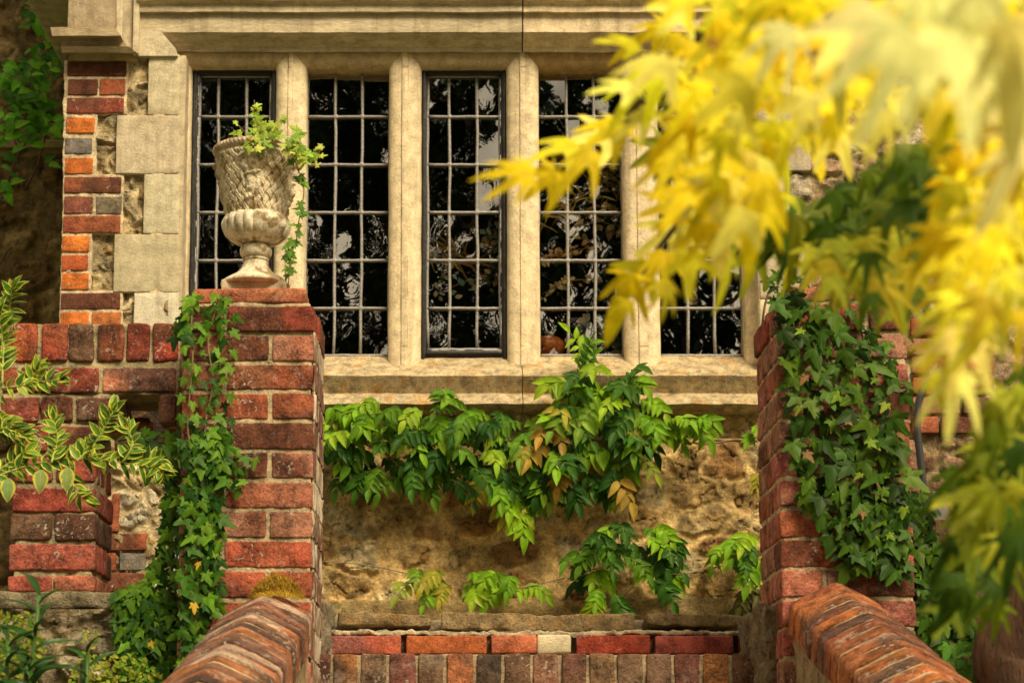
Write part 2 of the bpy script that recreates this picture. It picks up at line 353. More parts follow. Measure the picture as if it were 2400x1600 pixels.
# rubble masonry sheet facing -Y
def rubble(mb, x0, x1, z0, z1, y, cell=.14, relief=.025, stone=((.42, .30, .15), (.33, .2, .09), (.5, .4, .24)), mort=(.45, .33, .16), res=.008, seed=1, fl=1.6, thick=.25, smear=.35, warpz=None):
    nx = int((x1-x0)/res); nz_ = int((z1-z0)/res); X, Z = np.meshgrid(np.linspace(x0, x1, nx+1), np.linspace(z0, z1, nz_+1))
    P = np.stack([X.ravel(), Z.ravel()], 1); n_ = len(P); p3 = np.stack([P[:, 0], np.zeros(n_), P[:, 1]], 1)
    wx = P[:, 0]+fbm(p3*8, seed, 4)*.040; wz = P[:, 1]+fbm(p3*8+40, seed, 4)*.034
    r_ = np.random.default_rng(seed); S = []
    for i in range(int((x1-x0)/cell/1.25)+3):
        for j in range(int((z1-z0)/cell*1.1)+3):
            S.append((x0+(i-1+.5*(j % 2)+r_.uniform(-.38, .38))*cell*1.25, z0+(j-1+r_.uniform(-.32, .32))*cell/1.1))
    S = np.array(S); F1 = np.full(n_, 9.); F2 = np.full(n_, 9.); ID = np.zeros(n_, int)
    for k, (a, b_) in enumerate(S):
        d = np.sqrt((wx-a)**2+((wz-b_)*fl)**2); m1 = d < F1
        F2 = np.where(m1, F1, np.minimum(F2, d)); ID = np.where(m1, k, ID); F1 = np.where(m1, d, F1)
    e = (F2-F1)/cell
    sm = sstep(-.2, .5, fbm(p3*5+11, seed+5, 2))*smear
    st = sstep(.08, .34, e-sm*.6)
    hgt = st*relief*(.5+.5*r_.random(len(S))[ID]) + fbm(p3*24, seed+9, 5)*.0075*(.35+st) + fbm(p3*6, seed+3, 3)*.006
    fac = r_.uniform(-1, 1, (len(S), 2))[ID]; hgt += st*((wx-S[ID, 0])*fac[:, 0]+(wz-S[ID, 1])*fac[:, 1])*.12
    # chipped facets
    rid = np.abs(fbm(p3*11+70, seed+20, 3)); hgt -= (.3+.7*st)*sstep(.10, 0, rid)*.010; hgt += fbm(p3*60, seed+14, 3)*.0022; rid2 = np.abs(fbm(p3*26+30, seed+21, 3)); hgt -= sstep(.10, 0, rid2)*.004
    sc_ = np.array(stone)[r_.integers(0, len(stone), len(S))]*r_.uniform(.75, 1.25, (len(S), 1))
    col = np.array(mort)*(1-st[:, None])+sc_[ID]*st[:, None]
    col *= (1+.30*fbm(p3*16+3, seed+1, 4)+.2*fbm(p3*70, seed+2, 2))[:, None]; col *= (1-.45*(sstep(.07, .02, rid)*(.2+.8*st)))[:, None]
    v = np.stack([P[:, 0], y-hgt, P[:, 1]], 1); w_ = nx+1
    A = (np.arange(nz_)[:, None]*w_+np.arange(nx)[None]).ravel()
    f = np.stack([A, A+1, A+1+w_, A+w_], 1).tolist()
    mb.add(v, f, np.clip(col, .01, 1))
    rb = [(x0, y+.004, z0), (x1, y+.004, z0), (x1, y+.004, z1), (x0, y+.004, z1), (x0, y+thick, z0), (x1, y+thick, z0), (x1, y+thick, z1), (x0, y+thick, z1)]
    mb.add(rb, [(4, 7, 6, 5), (0, 4, 5, 1), (3, 2, 6, 7), (0, 3, 7, 4), (1, 5, 6, 2)], mort)

# ------------------------------------------------------------------ ground
g = MB(); s_ = 120
g.add([(-s_, -s_, 0), (s_, -s_, 0), (s_, s_, 0), (-s_, s_, 0)], [(0, 1, 2, 3)], (.09, .11, .04))
o = g.build('ground', M['soil'], smooth=False); o['kind'] = 'structure'
# ------------------------------------------------------------------ house
YW = 7.40
house = thing('manor_house', 'old manor bay of stone, brick and rubble with leaded mullioned window', 'house', (0, YW, 0))
# --- rubble field walls of the bay
mb = MB()
rubble(mb, XP(700, 1100, 7.46), XP(2150, 1100, 7.46), 0.9, ZP(940, 7.46), 7.46, .15, .016, ((.52, .38, .18), (.36, .20, .08), (.60, .48, .27), (.48, .32, .13)), (.70, .49, .21), .006, 5, smear=.45)
rubble(mb, XP(135, 450, 7.43)+.03, XP(402, 450, 7.43), 1.2, ZP(128, 7.43), 7.43, .085, .022, ((.55, .45, .28), (.36, .27, .14), (.66, .58, .42)), (.55, .44, .26), .005, 9, fl=.8, smear=.3)
rubble(mb, XP(430, 900, 7.47), XP(700, 900, 7.47), .9, ZP(840, 7.47), 7.47, .19, .02, ((.42, .29, .12), (.30, .17, .06)), (.47, .34, .14), .02, 15)
rubble(mb, XP(1800, 600, 7.43), XP(2600, 600, 7.43), .9, ZP(-40, 7.43), 7.43, .13, .03, ((.40, .28, .17), (.27, .15, .09), (.40, .22, .15), (.50, .42, .30)), (.36, .27, .15), .010, 25, thick=.4)
mb.build('rubble_wall', M['rubble'], house)
# dark line of the plinth joint + projecting render band
mb = MB()
for a, b_, y0 in ((742, 1120, 1404), (1126, 1775, 1402)):
    mb = MB()
    box_px(mb, a, y0, b_, y0+75, 7.43, .05, (.40, .29, .13), .006, .006, .014, .008, 40); mb.build('plinth_band', M['rubble'], house)
# recessed wing on the left
mb = MB()
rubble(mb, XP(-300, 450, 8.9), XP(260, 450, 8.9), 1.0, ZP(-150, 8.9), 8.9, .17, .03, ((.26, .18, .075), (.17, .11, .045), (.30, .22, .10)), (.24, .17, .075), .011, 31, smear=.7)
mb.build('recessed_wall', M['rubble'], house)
mb = MB(); d = 8.9
extrude_x(mb, [(d, ZP(326, d)), (d-.05, ZP(330, d-.05)), (d-.05, ZP(345, d-.05)), (d-.02, ZP(352, d-.02)), (d-.02, ZP(366, d-.02)), (d, ZP(374, d))], XP(-300, 350, d), XP(240, 350, d), (.30, .23, .10))
mb.build('string_course', M['stone'], house)
mb = MB(); xa = XP(140, 450, YW)          # return wall of the bay
rbox(mb, (xa+.06, 8.2, 2.6), (.08, 1.5, 5.), (.35, .26, .14), .005, .004, .1); rbox(mb, (xa+.06, 8.2, 7.0), (.08, 1.5, 4.), (.35, .26, .14), .005, .004, .2); mb.build('bay_return', M['rubble'], house)  # second box raises the return out of view to keep sun off the recess
mb = MB()     # brick quoins
Q = [(158, 143, 295, 178, DRED, RED), (159, 185, 229, 222, DRED, RED), (233, 185, 293, 222, (.33, .10, .045), RED), (156, 229, 290, 266, DRED, (.26, .06, .035)),
     (155, 275, 221, 312, ORG, None), (152, 323, 215, 360, GRY, (.2, .17, .15)), (152, 369, 217, 407, ORG, None), (150, 414, 284, 452, DRED, RED),
     (149, 460, 217, 500, (.24, .08, .05), None), (225, 460, 285, 500, (.17, .13, .09), GRY), (147, 505, 282, 545, RED, (.26, .06, .035)), (146, 552, 209, 590, ORG, (.7, .22, .04)),
     (145, 597, 206, 634, ORED, None), (144, 639, 207, 678, ORED, ORG), (142, 686, 281, 724, RED, DRED), (141, 731, 208, 770, ORG, None), (215, 731, 283, 770, (.5, .17, .05), None),
     (130, 778, 200, 815, RED, None), (208, 778, 278, 815, DRED, None),
     (262, 1155, 278, 1245, RED, None), (250, 1249, 342, 1288, DRED, RED), (240, 1294, 271, 1335, RED, None), (280, 1295, 340, 1335, GRY, (.2, .17, .14)), (240, 1342, 338, 1384, DRED, None), (240, 1392, 330, 1430, RED, None),
     (2135, 747, 2240, 785, RED, None), (2246, 747, 2310, 785, DRED, None), (2140, 793, 2200, 830, ROSE, None), (2206, 793, 2300, 830, RED, DRED), (2138, 838, 2240, 875, DRED, RED), (2246, 838, 2330, 875, RED, None),
     (2140, 884, 2205, 922, ORED, None), (2212, 884, 2330, 922, DRED, None), (2140, 930, 2250, 968, ROSE, None), (2258, 930, 2330, 968, BRN, None), (2140, 976, 2200, 1014, RED, None), (2208, 976, 2330, 1014, DRED, None)]
for cl_ in (Q[:21], Q[21:26], Q[26:]):
    mb = MB()
    for x0, y0, x1, y1, c1, c2 in cl_: brick_px(mb, x0, y0, x1, y1, YW, .06, c1, c2, .004, .0012)
    mb.build('brick_quoin', M['brick_plain'], house)
# --- ashlar jambs
mb = MB(); ST = (.54, .46, .32); ST2 = (.62, .53, .37)
for x0, y0, x1, y1, c1 in ((347, 128, 420, 269, ST2), (272, 270.5, 420, 406.5, ST), (336, 408, 419, 547, ST2), (267, 548.5, 419, 684, ST), (313, 685.5, 418, 800, (.60, .54, .42)), (290, 801, 418, 950, ST),
                           (1772, 60, 1850, 230, ST2), (1775, 232, 1900, 400, ST), (1778, 402, 1850, 560, ST2), (1780, 562, 1900, 700, ST), (1782, 702, 1850, 850, ST2),
                           (2120, 480, 2180, 530, ST), (2110, 540, 2190, 700, ROSE)):
    mb = MB(); box_px(mb, x0, y0, x1, y1, YW, .14, jit(c1, .13), .0012, .004, .02, .001, 40); mb.build('jamb_stone', M['stone'], house)
mb = MB()
for x0, y0, x1, y1 in ((345, 130, 428, 960), (274, 272, 360, 405), (270, 550, 350, 683), (1772, 60, 1850, 850)): mb = MB(); box_px(mb, x0, y0, x1, y1, YW+.005, .1, (.55, .46, .31), .002, .003, .02); mb.build('jamb_backing', M['stone'], house)
for x0, y0, x1, y1 in ((149, 141, 298, 268), (148, 266, 226, 410), (146, 408, 288, 548), (143, 548, 214, 682), (139, 680, 287, 800)):
    mb = MB(); box_px(mb, x0, y0, x1, y1, YW+.006, .08, (.66, .54, .35), .003, .003, .012, .001, 60); mb.build('quoin_mortar', M['mortar'], house)
# --- lintel: two blocks meeting in the crack at x=1225
def xw(px, d=7.4, py=100): return XP(px, py, d)
def lintel(x0p, x1p, c1, mit):
    mb = MB()
    d0 = YW-.012
    pr = [(YW+.2, ZP(-60, d0)), (d0-.045, ZP(-60, d0-.045)), (d0-.045, ZP(0, d0-.045)), (d0-.030, ZP(9, d0-.030)), (d0-.026, ZP(10, d0-.026)), (d0-.022, ZP(13, d0-.022)), (d0-.022, ZP(28, d0-.022)), (d0, ZP(33, d0)),
          (d0, ZP(76, d0)), (YW+.055, ZP(113, YW+.055)), (YW+.055, ZP(121, YW+.055)), (YW+.075, ZP(123, YW+.075)), (YW+.2, ZP(124, YW+.075))]
    extrude_x(mb, pr, xw(x0p), xw(x1p), c1, .03, .0018, 5+int(x0p) % 7)
    return mb
lintel(325, 1223.5, (.54, .45, .30), 1).build('lintel_stone', M['stone_str'], house)
lintel(1226.5, 1850, (.76, .61, .39), 0).build('lintel_stone', M['stone'], house)
# splay stop at the left end of the lintel: flat panel stone whose right edge is cut on the slope
mb = MB()
dA = YW-.0155
pts = [(322, 70), (379, 76), (411, 113), (416, 131), (322, 131)]
F = [W(a, b_, dA) for a, b_ in pts]; 
Bk = [Vector((p.x, YW+.12, p.z)) for p in F]; k = len(F)
mb.add([tuple(p) for p in F+Bk], [tuple(range(k))]+[(i, i+k, (i+1) % k+k, (i+1) % k) for i in range(k)], ST2)
mb.build('lintel_end_stone', M['stone'], house, smooth=False)
# left vertical leg of the label mould and the pilaster with its moulded base
mb = MB()
def leg(x0, x1, y0, y1, d, dep, c=ST): box_px(mb, x0, y0, x1, y1, d, dep, c, .0012, .004, .03, .001)
leg(312, 326, -60, 126, YW-.045, .1, ST2); leg(288, 312, -60, 122, YW-.02, .1, ST); leg(270, 288, -60, 110, YW-.05, .13, ST2)
leg(160, 270, -60, 66, YW-.09, .2, (.42, .33, .22))
mb.build('label_mould', M['stone'], house)
mb = MB()
def base_mould(c):
    rows = [(64, 118, 268, 7.28), (84, 122, 283, 7.28), (90, 140, 284, 7.315), (97, 143, 290, 7.33), (108, 143, 298, 7.335), (109, 142, 300, 7.315), (124, 146, 321, 7.33), (126, 160, 322, 7.375), (141, 160, 322, 7.385)]
    V = []; 
    for py, a, b_, d in rows:
        A = W(a, py, d); B = W(b_, py, d)
        nn = 24
        L = [A.lerp(B, t/nn) for t in range(nn+1)]
        L = [Vector((A.x+.03, YW+.9, A.z)), Vector((A.x+.01, YW+.2, A.z))]+L+[Vector((B.x, YW+.05, B.z))]
        V += [tuple(p) for p in L]
    m_ = 24+4; V = np.array(V); V[:, 1] += fbm(V*14, 3, 3)*.0012; V[:, 2] += fbm(V*14+4, 3, 3)*.001
    f = [(i*m_+j, i*m_+j+1, (i+1)*m_+j+1, (i+1)*m_+j) for i in range(len(rows)-1) for j in range(m_-1)]
    f.append(tuple(reversed(range(m_)))); f.append(tuple((len(rows)-1)*m_+j for j in range(m_)))
    mb.add(V, f, c)
base_mould((.40, .31, .19)); mb.build('pilaster_base', M['stone_str'], house)
mb = MB()
# --- window openings
LIGHTS = [(447, 644), (718, 911), (988, 1187), (1264, 1459), (1543, 1737)]
def zsel(py, d): return ZP(py, d)
YF = YW+.075; YG = YW+.175; RO = .050           # fillet plane, glass plane, roll width
ZT = ZP(124, YF); ZG = ZP(168, YG-.02); ZB = ZP(832, YG)
def roll_profile(k=7):                           # (inset, depth)
    out = [(0, 0), (.0008, .005)]
    for i in range(k+1):
        t = i/k*math.pi/2
        out.append((.003+RO*math.sin(t), .005+.040*(1-math.cos(t))))
    out.append((RO+.0035, .06)); out.append((RO+.004, .125)); return out
RP = roll_profile()
openings = []
for a, b_ in LIGHTS:
    xa = XP(a, 500, YG-.03)-RO-.004; xb = XP(b_, 500, YG-.03)+RO+.004
    openings.append((xa, xb))
def vroll(mb, x, sgn, c):
    nz_ = 40; V = []
    for (o_, dy) in RP:
        zt = ZT-o_; zb = ZB-.09
        for j in range(nz_+1):
            t = j/nz_; V.append((x+sgn*o_, YF+dy, zt+(zb-zt)*t))
    V = np.array(V); V += np.stack([fbm(V*15, 2, 3), fbm(V*15+3, 2, 3), 0*V[:, 0]], 1)*.0009
    m_ = nz_+1; f = [(i*m_+j, i*m_+j+1, (i+1)*m_+j+1, (i+1)*m_+j) for i in range(len(RP)-1) for j in range(nz_)]
    if sgn < 0: f = [tuple(reversed(q)) for q in f]
    mb.add(V, f, c)
def hroll(mb, xa, xb, c):
    nx = 24; V = []
    for (o_, dy) in RP:
        for j in range(nx+1): V.append((xa+o_+(xb-xa-2*o_)*j/nx, YF+dy, ZT-o_))
    V = np.array(V); V[:, 1] += fbm(V*15, 4, 3)*.001; V[:, 2] += fbm(V*15+5, 4, 3)*.001
    m_ = nx+1; f = [(i*m_+j, (i+1)*m_+j, (i+1)*m_+j+1, i*m_+j+1) for i in range(len(RP)-1) for j in range(nx)]
    mb.add(V, f, c)
MC = (.80, .66, .43)
mb = MB()
for k, (xa, xb) in enumerate(openings): hroll(mb, xa, xb, (.55, .42, .24) if k < 3 else (.50, .33, .15))
mb.build('window_head', M['stone'], house)
for k in range(6):
    mb = MB()
    xl = openings[k-1][1] if k > 0 else openings[0][0]-.030
    xr = openings[k][0] if k < 5 else openings[4][1]+.045
    c1 = jit(MC, .04)
    if k > 0: vroll(mb, xl, -1, c1)
    if k < 5: vroll(mb, xr, 1, c1)
    zb = ZB-.09
    # joints between the stones of the mullion: three lifts with hairline gaps
    cuts = [ZT+.004, ZT-.060, (ZT+ZB)/2+random.uniform(-.25, .25) if k == 0 else ZB+.012, zb] if k != 0 else [ZT+.004, ZT-.06, ZT-.34, ZT-.68, zb]
    for zt_, zb_ in zip(cuts[:-1], cuts[1:]):
        rbox(mb, ((xl+xr)/2, YF+.06, (zt_+zb_)/2-.0008), (xr-xl, .12, zt_-zb_-.0016), c1, .0015, .0008, .02)
    if k == 0:
        rbox(mb, (xl-.028, YF-.014, (ZT+zb)/2), (.05, .12, ZT-zb), c1, .006, .0008, .02)
    if k == 5: rbox(mb, (xr+.02, YF+.03, (ZT+zb)/2), (.045, .12, ZT-zb), c1, .002, .0008, .03)
    mb.build('jamb_moulding' if k in (0, 5) else 'mullion', M['stone'], house)
# --- sill, two stones
for a, b_, c1 in ((400, 1223.5, (.50, .40, .24)), (1225.5, 1790, (.50, .39, .22))):
    mb = MB()
    pr = [(YG+.12, ZP(830, YG)), (YG, ZP(833, YG)), (YG-.02, ZP(836, YG-.02)), (YW-.03, ZP(880, YW-.03)), (YW-.026, ZP(884, YW-.026)), (YW+.016, ZP(921, YW+.016)), (YW-.035, ZP(934, YW-.035)), (YW-.058, ZP(946, YW-.058)), (YW-.052, ZP(950, YW-.052)), (YW-.01, ZP(965, YW-.01)), (YW+.07, ZP(966, YW-.01)), (YG+.12, ZP(966, YW-.01))]
    extrude_x(mb, pr, XP(a, 880, YW), XP(b_, 880, YW), c1, .02, .0025, 3)
    mb.build('window_sill', M['sill'], house)
# --- leaded windows
LY = [168, 276, 388, 500, 612, 724, 834]
for wi, (a, b_) in enumerate(LIGHTS):
    casement = wi in (0, 2)
    xa = XP(a, 500, YG-.03); xb = XP(b_, 500, YG-.03); zt = ZT-.045; zb = ZB-.012
    ga, gb = (xa+.024, xb-.024) if casement else (xa-.003, xb+.003)
    zs = [ZP(v, YG) for v in LY]; zs[0] = zt-.02 if casement else zt+.0
    if casement: zs[-1] += .024
    yc = YG-.008
    cols = [ga+(gb-ga)*t for t in ((0, .27, .66, 1) if casement else (0, .345, .665, 1))]
    if wi == 2: cols = [ga+(gb-ga)*t for t in (0, .30, .68, 1)]
    win = MB()
    for x in cols:
        L = [(x+random.uniform(-.0012, .0012), yc+random.uniform(-.001, .001), zs[-1]+(zs[0]-zs[-1])*t/14) for t in range(15)]
        tube(win, [(p[0]+.0016*math.sin(t_*.9+x*40), p[1], p[2]) for t_, p in enumerate(L)], [.0054+.0011*random.random() for _ in L], seg=8)
    for z in zs:
        L = [(cols[0]+(cols[-1]-cols[0])*t/9, yc-.001, z+random.uniform(-.001, .001)) for t in range(10)]
        tube(win, L, .0058, seg=8)
    for x in cols[1:-1]:
        for z in zs[1:-1]: rbox(win, (x, yc-.002, z), (.018, .012, .018), (1, 1, 1), .005, .001, .01)
    wo = win.build('window', M['lead'], house)
    gm = MB(); random.seed(40+wi)
    for i in range(3):
        for j in range(6):
            x0, x1, z1, z0 = cols[i], cols[i+1], zs[j], zs[j+1]
            tx = random.uniform(-.028, .028); tz = random.uniform(-.03, .03); cx, cz = (x0+x1)/2, (z0+z1)/2
            nn = 6; V = []
            ph = random.uniform(0, 6)
            for jj in range(nn+1):
                for ii in range(nn+1):
                    x = x0+(x1-x0)*ii/nn; z = z0+(z1-z0)*jj/nn
                    V.append((x, YG+tx*(x-cx)+tz*(z-cz)+.0006*math.sin(x*30+ph)*math.cos(z*22+ph), z))
            f = [(jj*(nn+1)+ii, jj*(nn+1)+ii+1, (jj+1)*(nn+1)+ii+1, (jj+1)*(nn+1)+ii) for jj in range(nn) for ii in range(nn)]
            st = {3: (.04, .16), 4: (.03, .08), 2: (.1, .4)}.get(wi, (.15, .6)); st = random.uniform(*st)
            if j == 0 and wi >= 2: st = .04
            gm.add(V, f, (st, st, st), np.tile(np.array([random.uniform(0, 30), random.uniform(0, 30), random.uniform(0, 30)]), (len(V), 1)))
    go = gm.build('glass', M['glass'], house); go.parent = wo
    if casement:
        fm = MB(); t_ = .024
        for (cx, cz, sx, sz) in ((xa+t_/2-.004, (zt+zb)/2, t_, zt-zb+.03), (xb-t_/2+.004, (zt+zb)/2, t_, zt-zb+.03), ((xa+xb)/2, zt-.008, xb-xa-.04, t_), ((xa+xb)/2, zb+.012, xb-xa-.04, t_)):
            rbox(fm, (cx, YG-.02, cz), (sx, .032, sz), (1, 1, 1), .004, .0012, .02)
            s2 = .6 if sx > sz else 1
            rbox(fm, (cx, YG-.04, cz), (sx*(.45 if sx < sz else 1), .012, sz*(.45 if sz < sx else 1)), (1, 1, 1), .003, .0012, .02)
        fo = fm.build('frame', M['iron'], house); fo.parent = wo
        pm = MB()                                             # putty and flaked white paint on the frame edge
        random.seed(5+wi)
        for k in range(46):
            side = random.choice((-1, 1, -1)) if wi == 0 else 1
            x = (xa+.0235) if side < 0 else (xb-.0235); z = random.uniform(zb+.03, zt-.03)
            rbox(pm, (x, YG-.036, z), (random.uniform(.001, .003), .004, random.uniform(.006, .035)), (1, 1, 1), .001, .0008, .01)
        for k in range(14):
            rbox(pm, (random.uniform(xa+.03, xb-.03), YG-.040, zb+.022), (random.uniform(.01, .03), .004, .003), (1, 1, 1), .001, .0008, .01)
        po = pm.build('flaked_paint', M['white_paint'], house); po.parent = wo; po['kind'] = 'stuff'
random.seed(3)
# room behind
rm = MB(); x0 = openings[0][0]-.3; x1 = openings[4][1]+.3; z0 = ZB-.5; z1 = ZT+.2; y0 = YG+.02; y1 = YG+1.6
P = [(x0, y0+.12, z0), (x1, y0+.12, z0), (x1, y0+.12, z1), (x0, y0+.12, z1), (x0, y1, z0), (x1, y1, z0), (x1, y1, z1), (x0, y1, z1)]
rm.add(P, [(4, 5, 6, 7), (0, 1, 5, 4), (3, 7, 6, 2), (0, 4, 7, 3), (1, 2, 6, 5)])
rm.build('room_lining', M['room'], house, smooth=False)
mb = MB(); rbox(mb, ((x0+x1)/2, YG+.17, ZB-.03), (x1-x0, .32, .04), (.10, .07, .04), .004, .001, .1); mb.build('window_board', M['stone'], house)
mb = MB(); zz = z1; rbox(mb, ((x0+x1)/2+.1, YW+.55, ZP(-60, YW)+1.90), (x1-x0+.9, .9, 3.82), ST, .01, .001, .3); mb.build('upper_wall', M['stone'], house)  # carried up out of view so its shadow helps cover the recess

# ------------------------------------------------------------------ brick gate piers
def pier(name, label, xl, ytop_px, d0, seed, palette, left):
    random.seed(seed); Wd = .328
    t = thing(name, label, 'pier', (xl+Wd/2, d0+Wd/2, 0), 'brick piers either side of the steps')
    zt = ZP(ytop_px, d0); gauge = .0745; n_ = 15
    b = MB(); H = .0645
    for k in range(n_):
        z = zt-H/2-k*gauge
        rects = [(.113, 0, .328, .102), (.226, .113, .328, .328), (0, .226, .215, .328), (0, 0, .102, .215)]
        if (k % 2 == 1) == left: rects = [(Wd-c, b0, Wd-a, d_) for a, b0, c, d_ in rects]
        ex = .006 if k == 0 else 0
        for (a, b0, c, d_) in rects:
            c1 = random.choice(palette); c2 = random.choice(palette+[DRED])
            if k == 0: c1, c2 = (.30, .06, .035), DRED
            rbox(b, (xl+(a+c)/2+(ex if a > .16 else -ex if c < .17 else 0), d0+(b0+d_)/2-(ex if b0 < .05 else 0), z+random.uniform(-.0012, .0012)), (c-a, d_-b0, H+random.uniform(-.002, .002)), jit(c1, .12), .0050, .0016, .016, jit(c2, .1), big=.0022, fr=45)
    # set-back cap course
    b.build('brickwork', M['brick'], t)
    c_ = MB(); zc = zt+.012
    cb = [(.03, .03, .245, .132), (.255, .03, .30, .132), (.03, .142, .3, .298)]
    for (a, b0, c, d_) in ((.022, .012, .305, .15), (.022, .16, .305, .31)):
        rbox(c_, (xl+(a+c)/2, d0+(b0+d_)/2, zc+.019), (c-a, d_-b0, .040), jit((.38, .12, .06)), .008, .002, .022, (.42, .17, .08), big=.002)
    c_.build('cap_course', M['brick'], t)
    m_ = MB(); i_ = .0045; z0 = zt-n_*gauge
    rbox(m_, (xl+Wd/2, d0+Wd/2, (zt-.012+0)/2+0.0), (Wd-2*i_, Wd-2*i_, zt-.012), MORT, .004, .0026, .011, big=.001, fr=60)
    rbox(m_, (xl+Wd/2, d0+Wd/2+.004, zt+.004), (Wd-.022, Wd-.022, .022), MORT, .008, .003, .02)
    m_.build('mortar', M['mortar'], t)
    return t, zt
XL = XP(424, 1000, 4.75); XR = XP(1824, 1000, 4.75)
palL = [PINK, RED, ROSE, RED, (.38, .095, .05), PINK, (.28, .11, .06), DRED]
pL, ztL = pier('brick_pier', 'red brick pier under the stone urn with ivy climbing its left side', XL, 717, 4.75, 4, palL, True)
pR, ztR = pier('brick_pier', 'red brick pier at the right of the steps half hidden by dark ivy', XR, 714, 4.75, 14, [ROSE, RED, PINK, (.30, .14, .09), (.40, .12, .09)], False)
# white lime streaks running down the inner edge of the left pier
mb = MB(); random.seed(6)
for k in range(14):
    z = ztL-.106-k*.0745
    rbox(mb, (XL+.328+.0018, 4.758+.155, z), (.007, .31, .066), (.17, .075, .05), .002, .0028, .010, (.66, .57, .44), fr=45)
    rbox(mb, (XL+.328-.0005, 4.758+.155, z+.037), (.007, .30, .012), (.42, .34, .22), .002, .0026, .010, fr=45)
mb.build('lime_streak', M['streak'], pL)

